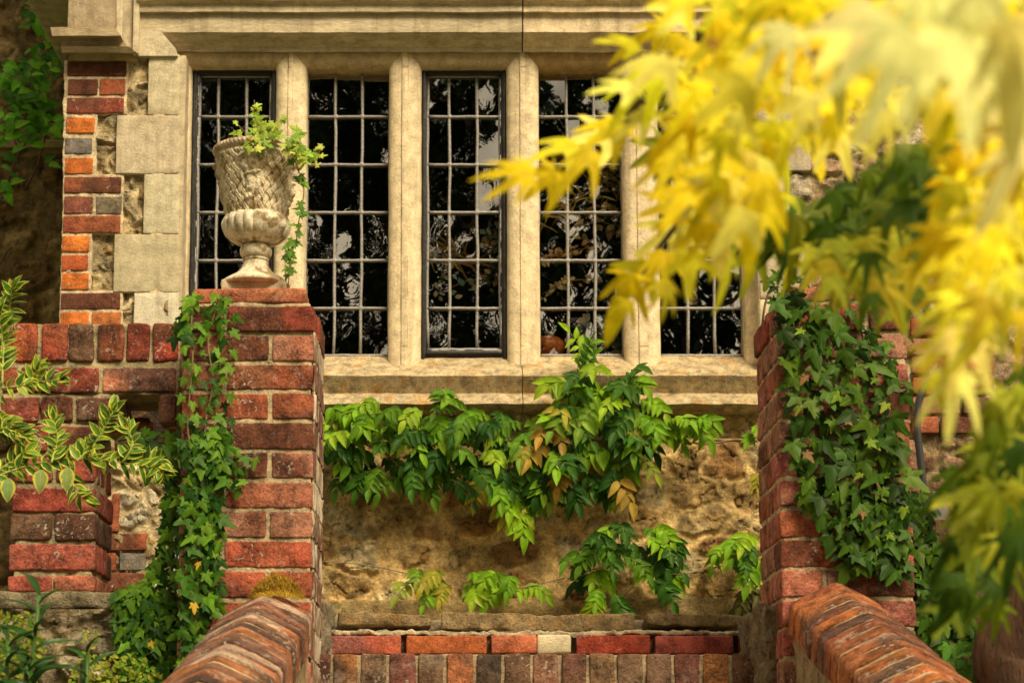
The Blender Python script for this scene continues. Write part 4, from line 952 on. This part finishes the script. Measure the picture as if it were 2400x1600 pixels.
sprig([(690, 345), (700, 320), (705, 310)], 10, (.016, .026), 4.82)
sprig([(700, 360), (725, 365), (748, 352)], 12, (.018, .026), 4.82)
sprig([(700, 372), (735, 380), (745, 372)], 5, (.016, .02), 4.82)
sprig([(685, 365), (700, 400), (712, 440), (708, 480), (700, 520), (695, 560), (680, 600), (678, 630), (676, 668)], 30, (.015, .023), 4.83, [(.12, .24, .03), (.2, .34, .04), (.08, .18, .02)], 9)
sprig([(698, 560), (680, 585), (664, 600)], 9, (.018, .024), 4.83, [(.12, .24, .03), (.08, .18, .02)], 10)
mb.build('leaves', M['ivy'], iu); ms_.build('stem', M['twig'], iu)

# --- wisteria
def compound(mb, ms, p, dirv, ln, cols, pairs=4, lf=.058, droop=1.0):
    p = Vector(p); d = Vector(dirv).normalized(); pts = [p.copy()]; nseg = pairs*2+2
    for i in range(nseg):
        d = (d+Vector((0, 0, -.11*droop))).normalized(); p = p+d*ln/nseg; pts.append(p.copy())
    tube(ms, pts, .0011, (.20, .30, .05), 4)
    c = random.choice(cols)
    fac = Vector((rnd(-.35, .35), -1, rnd(.25, 1.0))); side = d.cross(fac).normalized()
    for i in range(pairs):
        q = pts[2+i*2]; t = (pts[min(3+i*2, nseg)]-pts[1+i*2]).normalized()
        for s in (-1, 1):
            sz = lf*(.7+.4*math.sin((i+1)/pairs*2.4))*rnd(.7, 1.2)
            tt = side*s*rnd(.75, 1.0)+t*rnd(.45, .8)+Vector((0, rnd(-.25, .1), -rnd(.05, .55)))
            put_leaf(mb, random.choice(T_WIS), q, tt, fac+Vector((s*.3, rnd(-.2, .2), rnd(-.3, .3))), sz, c)
    put_leaf(mb, random.choice(T_WIS), pts[-1], d+Vector((0, -.1, -.2)), fac, lf*1.1, c)
GW = [(.14, .30, .010), (.20, .38, .012), (.09, .21, .010), (.045, .13, .010), (.27, .42, .02)]
BRZ = [(.33, .30, .03), (.38, .24, .04), (.24, .30, .03), (.20, .32, .03)]
GD = [(.022, .08, .008), (.035, .11, .010), (.05, .14, .012)]
def wist(name_label, polys, stems, d0, loc):
    t = thing('wisteria', name_label, 'wisteria', loc); mb = MB(); ms = MB()
    for poly, n_, mind, cols, ln, lf, up in polys:
        for x, y in scatter(poly, n_, mind):
            dd = d0-rnd(0, .16); a = rnd(-1.5, 1.5)
            compound(mb, ms, W(x, y, dd), (math.sin(a)*.9, -rnd(.1, .8), up+rnd(-.25, .35)), rnd(.7, 1.1)*ln, cols, random.choice((3, 4, 4, 5)), rnd(.85, 1.15)*lf, 1.3)
    for pts, r in stems: tube(ms, spline([W(a, b_, d0-.07+(k % 2)*.02) for k, (a, b_) in enumerate(pts)]), r, (.28, .19, .11), 7, .1)
    mb.build('leaves', M['leaf'], t); ms.build('stem', M['twig'], t)
random.seed(104)
wist('large bright green wisteria spreading along the wall directly under the window sill',
     [([(750, 955), (900, 945), (1000, 965), (1150, 955), (1240, 1000), (1200, 1050), (1100, 1080), (900, 1080), (760, 1040)], 66, 23, GW+GD[:1], .15, .058, .25),
      ([(760, 1060), (1200, 1060), (1250, 1130), (1180, 1130), (950, 1120), (790, 1100)], 26, 24, GD+GW[2:4], .14, .056, -.3),
      ([(1230, 990), (1330, 950), (1480, 950), (1520, 1060), (1470, 1090), (1300, 1090), (1230, 1060)], 44, 20, BRZ+GW[:3]+GD, .15, .062, .1),
      ([(1330, 900), (1390, 870), (1500, 910), (1500, 990), (1400, 960)], 19, 20, GW+GD, .14, .064, .4),
      ([(1350, 860), (1370, 850), (1375, 900), (1350, 900)], 4, 12, GW, .13, .05, 1.6),
      ([(1510, 985), (1640, 975), (1620, 1010), (1510, 1020)], 10, 22, GW[:2], .14, .06, .3),
      ([(1140, 1110), (1270, 1110), (1250, 1190), (1150, 1180)], 13, 20, GW[:3]+BRZ[:1], .13, .066, -.4),
      ([(1260, 1090), (1480, 1090), (1460, 1130), (1300, 1130)], 14, 20, GD+BRZ, .12, .06, -.6)],
     [([(750, 1030), (1000, 1040), (1250, 1030), (1500, 1035), (1600, 1022), (1680, 1030), (1775, 1032)], .006), ([(1570, 1032), (1660, 1040), (1720, 1030), (1775, 1034)], .004), ([(1380, 860), (1360, 950), (1370, 1030)], .003), ([(1010, 985), (1030, 940), (1068, 912)], .0012), ([(1395, 1085), (1398, 1130), (1400, 1155)], .001), ([(820, 1030), (900, 1060), (960, 1120)], .003), ([(1180, 1040), (1220, 1110), (1215, 1170)], .003), ([(1300, 1035), (1350, 1090), (1320, 1140)], .002)], 7.40, (XP(1200, 1000, 7.4), 7.4, ZP(1100, 7.4)))
random.seed(105)
wist('small wisteria sprig with yellowing leaves low on the rubble wall above the long slab',
     [([(960, 1330), (1110, 1345), (1090, 1370), (960, 1380)], 9, 22, BRZ+GW[:1], .12, .05, .0), ([(1130, 1340), (1230, 1340), (1220, 1380), (1130, 1370)], 7, 18, GW, .12, .052, .1)],
     [([(737, 1314), (850, 1322), (960, 1345), (1050, 1375), (1200, 1378), (1325, 1354)], .0022), ([(1085, 1435), (1130, 1405), (1180, 1378)], .002)], 7.40, (XP(1100, 1350, 7.4), 7.4, ZP(1380, 7.4)))
random.seed(106)
wist('mid-sized dark green wisteria clump on the rubble wall between two smaller sprigs',
     [([(1350, 1240), (1440, 1225), (1580, 1240), (1590, 1330), (1500, 1370), (1400, 1370), (1360, 1300)], 30, 20, GD+GW[:3], .13, .054, .1), ([(1400, 1370), (1450, 1370), (1440, 1400), (1410, 1400)], 3, 15, GW, .1, .055, -.3)],
     [([(1330, 1356), (1450, 1320), (1580, 1345), (1650, 1330)], .0025), ([(1490, 1365), (1440, 1420), (1400, 1440)], .002)], 7.40, (XP(1450, 1300, 7.4), 7.4, ZP(1400, 7.4)))
random.seed(107)
wist('wisteria shoot against the left face of the right brick pier',
     [([(1690, 1270), (1775, 1235), (1785, 1330), (1720, 1330)], 15, 15, GW+BRZ[:1], .12, .054, .1), ([(1720, 1385), (1785, 1350), (1785, 1400), (1730, 1410)], 9, 16, [(.05, .07, .02), (.09, .08, .02)], .12, .05, -.5), ([(1740, 1090), (1775, 1090), (1775, 1120), (1745, 1120)], 2, 10, BRZ, .08, .05, -.4), ([(1755, 1000), (1780, 1000), (1780, 1015), (1755, 1015)], 2, 8, GW, .05, .04, .1)],
     [([(1600, 1345), (1680, 1328), (1785, 1310)], .0025)], 7.40, (XP(1730, 1300, 7.4), 7.4, ZP(1400, 7.4)))

# --- variegated shrub
random.seed(108)
eu = thing('variegated_shrub', 'variegated shrub with yellow edged leaves reaching in at the left', 'shrub', (XP(60, 1100, 4.4), 4.4, 1.0))
mb = MB(); ms = MB(); GE = [(.09, .20, .02), (.16, .28, .03), (.05, .13, .015)]
def espray(pts, n_, size, d0, r=.0028, spread=.9):
    cv = spline([W(a, b_, d0+rnd(-.02, .02)) for a, b_ in pts], 10); tube(ms, cv, [r*(1-.6*i/len(cv)) for i in range(len(cv))], (.34, .40, .10), 6)
    n_ = int(n_*1.35)
    for k in range(n_):
        i = min(len(cv)-1, int(len(cv)*(.12+.88*k/n_))); p = cv[i]; t = (cv[min(i+1, len(cv)-1)]-cv[max(i-1, 0)]).normalized()
        for s in (-1, 1):
            sd_ = Vector((t.z, 0, -t.x))*s
            put_leaf(mb, random.choice(T_EUO), p, t*rnd(.3, .9)+sd_*rnd(.5, 1)*spread+Vector((0, rnd(-.5, .3), rnd(-.1, .2))), (rnd(-.6, .6), -1, rnd(0, .9)), rnd(*size), random.choice(GE))
    for q in range(5): put_leaf(mb, random.choice(T_EUO), cv[-1], t+Vector((rnd(-.7, .7), rnd(-.4, .3), rnd(-.5, .5))), (rnd(-.5, .5), -1, rnd(0, .6)), rnd(*size), random.choice(GE))
S_ = (.028, .046)
for pts, n_ in (([(5, 900), (10, 800), (22, 730), (28, 680)], 8), ([(0, 860), (5, 790), (-5, 720)], 6), ([(-40, 915), (40, 905), (90, 895), (140, 890)], 6), ([(60, 905), (75, 885), (85, 868)], 4),
                ([(-40, 1130), (50, 1095), (150, 1075), (260, 1080), (370, 1098)], 13), ([(120, 1085), (135, 1030), (125, 985)], 6), ([(200, 1075), (240, 1010), (265, 965)], 7), ([(290, 1080), (310, 1040), (300, 1005)], 5), ([(330, 1090), (370, 1075), (378, 1098)], 4),
                ([(-20, 1020), (20, 1000), (60, 1020)], 6), ([(-20, 1110), (30, 1080), (60, 1060)], 6), ([(160, 1100), (178, 1150), (195, 1165)], 3), ([(-20, 960), (10, 985), (30, 1010)], 5), ([(180, 1080), (200, 1060), (215, 1050)], 4)):
    espray(pts, n_, S_, 4.42)
for a, b_ in ((97, 1100), (158, 1095), (20, 1120)):     # two pale backs of leaves hanging down
    put_leaf(mb, T_BRD[0], W(a, b_, 4.36), (rnd(-.1, .1), 0, -1), (.2, -1, .1), .055, (.30, .40, .14))
tube(ms, spline([(XP(-60, 1600, 4.45), 4.5, .0), W(-60, 1400, 4.45), W(-40, 1130, 4.43)]), .008, (.3, .25, .12)); tube(ms, spline([W(-50, 1300, 4.45), W(-30, 1100, 4.43), W(5, 900, 4.42)]), .005, (.3, .3, .12))
mb.build('leaves', M['rim'], eu); ms.build('branch', M['twig'], eu)
# --- dark strap-leaved plants at bottom left
random.seed(109)
def strap_plant(label, cx, tops, d0, n_, ln, col):
    t = thing('leafy_plant', label, 'plant', (XP(cx, 1600, d0), d0, 1.0)); mb = MB()
    for (a0, b0_, a1, b1_) in tops:
        A = W(a0, b0_, d0); B = W(a1, b1_, d0); ax = (B-A)
        for k in range(n_):
            p = A.lerp(B, k/(n_-1)); an = k*2.4; u = k/(n_-1)
            dv = Vector((math.cos(an), math.sin(an)*.8-.2, .35+.9*u*u))
            put_leaf(mb, leaf_tpl(.105, .5, rnd(.25, .6)), p, dv, (math.cos(an)*-.4, -1 if math.sin(an) > 0 else -.4, .9), ln*rnd(.8, 1.15)*(1-.25*u), col)
        tube(mb, [A, A.lerp(B, .5), B], .004, (.06, .13, .03), 6)
    base_ = Vector((XP(cx, 1600, d0), d0+.1, 0.)); tube(mb, spline([base_, W(cx, 1700, d0+.03), W(tops[0][0], tops[0][1], d0)]), .006, (.08, .12, .03), 6)
    mb.build('leaves', M['strap'], t)
DG = (.028, .085, .014)
strap_plant('dark green plant with long narrow pointed leaves in the bottom left corner', 60, [(60, 1700, 92, 1395), (10, 1720, 20, 1500), (130, 1750, 60, 1560)], 3.75, 15, .105, DG)
strap_plant('small dark long-leaved plant at the foot of the ivy by the pale rubble', 190, [(200, 1720, 205, 1530)], 3.8, 11, .09, DG)
# --- ground cover on the ledge
random.seed(110); mb = MB()
for poly, n_ in (([(0, 1440), (70, 1440), (110, 1520), (80, 1600), (0, 1600)], 260), ([(190, 1530), (330, 1540), (400, 1600), (150, 1620)], 260), ([(200, 1480), (230, 1480), (230, 1520), (200, 1520)], 14)):
    for x, y in scatter(poly, n_, 5):
        d = 4.84-rnd(0, .06); a = rnd(-3, 3); put_leaf(mb, random.choice(T_BRD), W(x, y, d), (math.sin(a), -.3, math.cos(a)), (rnd(-.6, .6), -1, rnd(0, 1)), rnd(.010, .018), random.choice([(.32, .40, .04), (.16, .3, .03), (.42, .42, .05)]))
o = mb.build('ground_cover', M['leaf']); tag(o, 'tiny yellow-green creeping plants on the pale rubble at bottom left', 'ground cover', kind='stuff')
# --- moss tuft
random.seed(111); mb = MB()
for k in range(3800):
    u = rnd(-1, 1); v = rnd(0, 1)**1.3; hh = (1-u*u)**.6
    p = W(650+u*58, 1396-v*48*hh+abs(u)*8, 4.69-rnd(0, .09)*hh); a = rnd(-1.4, 1.4)
    t = Vector((math.sin(a), rnd(-.9, .2), math.cos(a)*.8)).normalized(); b_ = Vector((.0009, 0, .0004)); L = rnd(.007, .016)
    c = random.choice([(.45, .28, .03), (.34, .20, .02), (.60, .42, .05), (.22, .12, .015)]) if v > .25 else random.choice([(.75, .55, .08), (.6, .42, .05)])
    e = p+t*L; mb.add([tuple(p-b_), tuple(p+b_), tuple(e+b_*.3), tuple(e-b_*.3)], [(0, 1, 2, 3)], c)
o = mb.build('moss_tuft', M['moss']); tag(o, 'golden brown moss tuft where the left coping meets the pier', 'moss', kind='stuff')
# --- climber on the recessed wall
random.seed(112)
cl = thing('climbing_shrub', 'leafy green climber on the shaded recessed wall at top left', 'climber', (XP(60, 300, 8.7), 8.7, 1.5))
mb = MB(); ms = MB(); GC = [(.12, .36, .02), (.20, .50, .03), (.06, .20, .015)]
for poly, n_ in (([(60, 0), (158, 0), (158, 60), (120, 90), (70, 60)], 60), ([(70, 110), (150, 110), (150, 170), (60, 170)], 40), ([(0, 150), (60, 150), (110, 230), (130, 290), (100, 320), (0, 330)], 130), ([(0, 320), (50, 330), (30, 470), (0, 470)], 14), ([(100, 290), (120, 290), (115, 400), (100, 420)], 6)):
    for x, y in scatter(poly, n_, 9):
        a = rnd(-2.4, 2.4); put_leaf(mb, random.choice(T_BRD), W(x, y, 8.6-rnd(0, .3)), (math.sin(a), -.2, -math.cos(a)*.7), (rnd(-.6, .6), -1, rnd(.1, 1)), rnd(.045, .075), random.choice(GC))
for pts in ([(-10, 500), (40, 370), (75, 300), (110, 120), (150, 20)], [(-10, 240), (30, 320), (45, 360)], [(60, 440), (90, 380), (120, 260)], [(0, 620), (15, 590), (30, 580)]):
    tube(ms, spline([W(a, b_, 8.75) for a, b_ in pts]), .005, (.16, .10, .06))
mb.build('leaves', M['leaf'], cl); ms.build('stem', M['twig'], cl)

# ------------------------------------------------------------------ indoor things seen through the glass
random.seed(120)
def dried(label, pts, n_, size, cols, d0, tp=T_BRD, sp=.05, cat='dried flowers'):
    t = thing('dried_bunch', label, cat, tuple(W(pts[0][0], pts[0][1], d0))); mb = MB(); ms = MB()
    cv = spline([W(a, b_, d0+rnd(-.03, .03)) for a, b_ in pts], 10); tube(ms, cv, .002, (.3, .18, .08), 5)
    for k in range(n_):
        i = int(rnd(0, .999)*len(cv)); p = cv[i]+Vector((rnd(-sp, sp), rnd(-sp, sp), rnd(-sp, sp))); a = rnd(-3, 3)
        put_leaf(mb, random.choice(tp), p, (math.sin(a), rnd(-.5, .3), math.cos(a)), (rnd(-.6, .6), -1, rnd(-.2, .8)), rnd(*size), random.choice(cols))
    mb.build('leaves', M['leaf'], t); ms.build('stem', M['twig'], t)
CR = [(.75, .62, .34), (.6, .42, .18), (.7, .5, .25)]; OC = [(.55, .30, .05), (.45, .24, .05), (.6, .4, .1)]; EG = [(.20, .30, .24), (.15, .24, .18)]
DI = YG+.10
dried('cream dried seed-head stem rising across the fourth window light', [(1270, 690), (1330, 660), (1400, 655)], 46, (.02, .03), CR, DI, sp=.014)
dried('pale round honesty seed heads at the bottom of the fourth light', [(1360, 830), (1380, 780), (1440, 760), (1450, 830)], 34, (.035, .05), EG+[(.5, .38, .25)], DI, [leaf_tpl(.5, .05, .05)], .05)
dried('ochre feathery dried grasses high in the fourth light', [(1300, 500), (1380, 450), (1450, 400), (1455, 480)], 120, (.04, .08), OC, DI+.02, [leaf_tpl(.07, .1, .3)], .07)
dried('cream pods hanging in the upper middle of the fourth light', [(1340, 540), (1400, 520), (1450, 530), (1455, 500)], 26, (.03, .045), CR, DI, sp=.04)
dried('peach dried leaves between the two cream stems of the fourth light', [(1270, 610), (1330, 590), (1400, 580)], 60, (.018, .026), [(.65, .36, .15), (.7, .45, .22)], DI, sp=.02)
dried('brown dried palm fan in the third window light', [(1010, 590), (1070, 600), (1130, 620)], 40, (.10, .15), [(.35, .2, .06), (.28, .15, .05)], DI, [leaf_tpl(.04, .1, .1)], .03)
dried('eucalyptus sprigs in the lower part of the third window light', [(1020, 690), (1090, 660), (1160, 640), (1170, 560), (1130, 560)], 70, (.02, .034), EG+CR, DI, [leaf_tpl(.4, .05, .05)], .05)
dried('small dried stem behind the fifth window light', [(1620, 720), (1625, 680), (1610, 640)], 26, (.02, .03), CR, DI, sp=.014)
pk = thing('pumpkin', 'orange pumpkin on the window board behind the fourth light', 'pumpkin', tuple(W(1285, 838, DI+.02)))
mb = MB(); c_ = W(1287, 838, DI+.02)
lathe(mb, [(.004+.062*math.sin(t*math.pi/20), .045-.045*math.cos(t*math.pi/20)) for t in range(21)], tuple(c_), 64, fn=lambda T, I, r, z: -.006*np.abs(np.cos(T*5))**4*np.sin(I*math.pi)); mb.build('flesh', M['pumpkin'], pk)
mb = MB(); tube(mb, [c_+Vector((0, 0, .082)), c_+Vector((.003, 0, .10)), c_+Vector((.012, 0, .112))], [.008, .006, .007], (.2, .2, .06)); mb.build('stalk', M['twig'], pk)

# ------------------------------------------------------------------ cable and box at right
mb = MB(); tube(mb, spline([W(2260, 880, 6.4), W(2200, 885, 6.4), W(2168, 905, 6.4), W(2152, 950, 6.4), W(2150, 1010, 6.4), W(2160, 1100, 6.4), W(2166, 1200, 6.4), W(2160, 1600, 6.4)], 10), .0125, seg=12)
o = mb.build('waste_pipe', M['cable']); tag(o, 'bent black pipe behind the right pier', 'pipe')
mb = MB(); box_px(mb, 2185, 1150, 2222, 1222, 5.4, .08, (1, 1, 1), .0004, .004); o = mb.build('utility_box', M['box']); tag(o, 'small grey metal box low behind the ivy at right', 'utility box')

# ------------------------------------------------------------------ maple
random.seed(130)
mp = thing('maple_tree', 'yellow leaved maple whose branches hang close in front at the top right', 'tree', (1.62, 4.1, 0))
my = MB(); mgr = MB(); br = MB()
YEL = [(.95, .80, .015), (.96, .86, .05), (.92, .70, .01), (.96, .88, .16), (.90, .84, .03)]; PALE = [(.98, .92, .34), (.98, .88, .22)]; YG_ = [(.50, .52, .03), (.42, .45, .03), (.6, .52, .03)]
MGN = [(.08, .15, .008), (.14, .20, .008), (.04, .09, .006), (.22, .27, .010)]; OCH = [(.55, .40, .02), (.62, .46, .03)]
def mleaf(mb, x, y, d, sz_px, ang, cols):
    d = d*.86
    """ang: direction of tip in the picture, degrees from straight down, + towards left"""
    sz = sz_px*rnd(.68, .95)/FPX*d; a = math.radians(ang); t = Vector((-math.sin(a), rnd(-.9, .1), -math.cos(a)))
    put_leaf(mb, random.choice(T_MAP), W(x, y, d), t, (rnd(-.3, .6), -1, rnd(.1, 1.0)), sz, random.choice(cols))
def mfill(mb, poly, n_, mind, dr, sz, ang, cols):
    for x, y in scatter(poly, n_, mind): mleaf(mb, x, y, rnd(*dr), rnd(*sz), rnd(*ang), cols)
# far layer: green, shaded leaves lower in the crown
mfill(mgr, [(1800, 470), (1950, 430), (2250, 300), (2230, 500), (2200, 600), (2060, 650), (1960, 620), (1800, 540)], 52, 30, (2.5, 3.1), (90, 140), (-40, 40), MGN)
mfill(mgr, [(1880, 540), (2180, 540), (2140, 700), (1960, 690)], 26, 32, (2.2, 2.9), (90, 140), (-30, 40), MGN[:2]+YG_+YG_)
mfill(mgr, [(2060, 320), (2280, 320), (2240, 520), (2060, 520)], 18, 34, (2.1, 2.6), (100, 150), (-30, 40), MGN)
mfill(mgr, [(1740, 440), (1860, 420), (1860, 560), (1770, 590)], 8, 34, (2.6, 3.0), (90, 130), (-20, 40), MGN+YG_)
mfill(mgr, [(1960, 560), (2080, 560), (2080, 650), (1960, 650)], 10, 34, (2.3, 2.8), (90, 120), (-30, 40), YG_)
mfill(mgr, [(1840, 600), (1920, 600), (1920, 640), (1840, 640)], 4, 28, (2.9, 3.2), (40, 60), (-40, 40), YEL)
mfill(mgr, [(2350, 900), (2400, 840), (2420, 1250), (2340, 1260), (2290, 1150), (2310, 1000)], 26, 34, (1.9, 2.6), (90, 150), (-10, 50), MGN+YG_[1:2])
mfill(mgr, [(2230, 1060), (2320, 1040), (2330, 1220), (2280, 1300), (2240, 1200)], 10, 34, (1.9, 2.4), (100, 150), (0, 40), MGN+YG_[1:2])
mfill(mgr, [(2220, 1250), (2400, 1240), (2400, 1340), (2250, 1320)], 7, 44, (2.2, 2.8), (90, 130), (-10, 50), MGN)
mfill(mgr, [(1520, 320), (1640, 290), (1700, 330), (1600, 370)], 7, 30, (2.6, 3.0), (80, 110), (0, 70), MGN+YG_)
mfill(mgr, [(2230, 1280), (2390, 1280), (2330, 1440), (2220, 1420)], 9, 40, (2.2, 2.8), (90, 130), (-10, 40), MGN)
# middle layer: the yellow mass
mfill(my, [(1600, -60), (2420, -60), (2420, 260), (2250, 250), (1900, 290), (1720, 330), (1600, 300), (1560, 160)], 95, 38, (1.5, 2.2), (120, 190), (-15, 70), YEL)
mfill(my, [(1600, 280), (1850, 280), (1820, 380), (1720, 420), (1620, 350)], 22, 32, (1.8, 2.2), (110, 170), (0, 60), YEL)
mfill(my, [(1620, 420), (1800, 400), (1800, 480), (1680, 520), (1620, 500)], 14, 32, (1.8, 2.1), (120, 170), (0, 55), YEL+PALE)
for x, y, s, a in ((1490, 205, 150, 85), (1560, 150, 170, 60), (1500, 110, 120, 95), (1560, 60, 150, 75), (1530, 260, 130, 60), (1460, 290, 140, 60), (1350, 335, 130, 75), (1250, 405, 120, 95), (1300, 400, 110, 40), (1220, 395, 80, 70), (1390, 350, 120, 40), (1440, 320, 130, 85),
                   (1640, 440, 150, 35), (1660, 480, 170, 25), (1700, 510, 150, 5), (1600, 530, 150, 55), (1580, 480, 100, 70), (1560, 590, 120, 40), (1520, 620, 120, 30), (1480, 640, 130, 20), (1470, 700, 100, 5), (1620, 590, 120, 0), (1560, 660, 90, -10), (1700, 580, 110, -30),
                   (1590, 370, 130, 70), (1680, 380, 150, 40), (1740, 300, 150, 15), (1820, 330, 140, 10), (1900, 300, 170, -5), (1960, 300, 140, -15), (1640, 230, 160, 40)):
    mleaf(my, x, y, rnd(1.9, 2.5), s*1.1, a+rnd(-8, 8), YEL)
# right hand hanging column
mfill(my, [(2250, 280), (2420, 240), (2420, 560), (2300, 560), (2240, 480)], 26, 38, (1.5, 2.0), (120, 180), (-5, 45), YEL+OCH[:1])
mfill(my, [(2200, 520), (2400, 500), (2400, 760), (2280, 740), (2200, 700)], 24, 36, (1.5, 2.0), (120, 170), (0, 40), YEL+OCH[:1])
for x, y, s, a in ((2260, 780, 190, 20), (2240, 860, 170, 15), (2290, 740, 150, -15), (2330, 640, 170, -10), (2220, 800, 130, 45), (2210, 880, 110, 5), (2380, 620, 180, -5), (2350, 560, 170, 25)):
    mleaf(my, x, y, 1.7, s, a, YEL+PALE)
# near layer: big pale leaves almost touching the lens
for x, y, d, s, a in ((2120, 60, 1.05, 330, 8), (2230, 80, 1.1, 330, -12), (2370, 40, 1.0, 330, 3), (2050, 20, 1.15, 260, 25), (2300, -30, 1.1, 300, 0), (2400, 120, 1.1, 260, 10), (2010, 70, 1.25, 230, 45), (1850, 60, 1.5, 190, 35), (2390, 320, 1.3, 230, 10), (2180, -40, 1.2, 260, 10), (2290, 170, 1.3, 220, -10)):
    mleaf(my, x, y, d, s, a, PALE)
for x, y in ((1975, 70), (1910, 115), (1670, 90)): mleaf(my, x, y, 1.6, 60, rnd(-40, 40), [(.42, .20, .03)])
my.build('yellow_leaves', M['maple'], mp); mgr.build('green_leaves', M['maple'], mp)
def tw(pts, r, c=(.16, .10, .06)):
    br = MB(); cv = spline(pts, 8); tube(br, cv, [r*(1-.65*i/len(cv)) for i in range(len(cv))], c, 8, .05); br.build('branch', M['twig'], mp)
tb = MB()
B0 = Vector((1.62, 4.1, 0)); 
trk = spline([B0, Vector((1.40, 4.1, 1.2)), W(2400, 1620, 4.1), W(2420, 1420, 4.05), Vector((1.38, 3.8, 2.6)), Vector((1.25, 3.0, 3.1))], 10)
tube(tb, trk, [.13*(1-.70*i/len(trk)) for i in range(len(trk))], (.11, .06, .035), 24, .03); tb.build('trunk', M['bark'], mp)
top = trk[-1]
tw([top, Vector((.95, 2.2, 3.05)), W(2200, -60, 1.7), W(1900, -40, 1.8), W(1650, 80, 2.1), W(1480, 260, 2.3), W(1300, 360, 2.4)], .022)
tw([top, Vector((.8, 2.0, 2.7)), W(2330, 100, 1.6), W(2340, 400, 1.7), W(2290, 700, 1.75)], .016)
tw([W(1800, -20, 1.9), W(1760, 200, 1.95), W(1690, 400, 2.), W(1560, 560, 2.1), W(1490, 660, 2.1)], .006)
tw([trk[-6], W(2330, 250, 2.6), W(2140, 380, 2.75), W(1980, 480, 2.8), W(1840, 540, 2.8)], .008)
tw([trk[-8], W(2440, 800, 2.4), W(2370, 1000, 2.3), W(2280, 1200, 2.3)], .008)
tw([W(2320, 1300, 4.4), W(2260, 1330, 4.45), W(2180, 1350, 4.6)], .006)

# ------------------------------------------------------------------ garden trees behind the camera, mirrored in the panes
def gtree(label, x, y, h, cr, seed, hole=0.):
    random.seed(seed); t = thing('garden_tree', label, 'tree', (x, y, 0), 'garden trees mirrored in the window panes')
    tk = MB(); cv = spline([(x, y, 0), (x+.1, y, h*.3), (x-.1, y+.1, h*.6), (x, y, h*.92)], 6); tube(tk, cv, [.3*(1-.85*i/len(cv)) for i in range(len(cv))], (.1, .07, .05), 9)
    for k in range(10):
        z = h*rnd(.3, .8); a = rnd(0, 6.28); L = cr*rnd(.6, 1); tube(tk, spline([(x, y, z), (x+math.cos(a)*L*.5, y+math.sin(a)*L*.5, z+.3), (x+math.cos(a)*L, y+math.sin(a)*L, z+.9)], 4), .04, (.1, .07, .05), 5)
    tk.build('trunk', M['bark'], t); cm = MB()
    clumps = [(x+rnd(-cr, cr), y+rnd(-cr, cr)*.7, h*rnd(.12, 1.0)) for k in range(75)]
    for k in range(6200):
        c = random.choice(clumps); v = Vector((random.gauss(0, 1), random.gauss(0, 1), random.gauss(0, 1))).normalized()*rnd(.2, 1)**.5*cr*.36
        p = Vector(c)+v; put_leaf(cm, T_BRD[0], p, (rnd(-1, 1), rnd(-1, 1), rnd(-1, .3)), (rnd(-1, 1), rnd(-1, 1), 1), rnd(.30, .55), random.choice([(.012, .03, .008), (.018, .038, .01), (.008, .02, .006)]))
    cm.build('crown', M['leaf'], t)
for i, (x, y, h, cr, lb) in enumerate(((-5.0, -20, 19, 1.9, 'tall dark tree mirrored in the first window light'), (-2.2, -20.6, 18.2, 1.7, 'rounded dark tree mirrored in the second window light'), (.3, -20, 18.0, 1.8, 'open crowned tree mirrored in the third window light'), (2.5, -20.5, 13.6, 1.7, 'lower tree mirrored in the fourth light with sky above'), (5.1, -20, 19, 2.0, 'tall tree mirrored in the fifth window light'), (-9.2, -21, 18, 2.6, 'broad tree left of the tree mirrored in the first light'), (9.6, -21, 18, 2.6, 'broad tree right of the tree mirrored in the fifth light'))):
    gtree(lb, x, y, h, cr, 200+i)
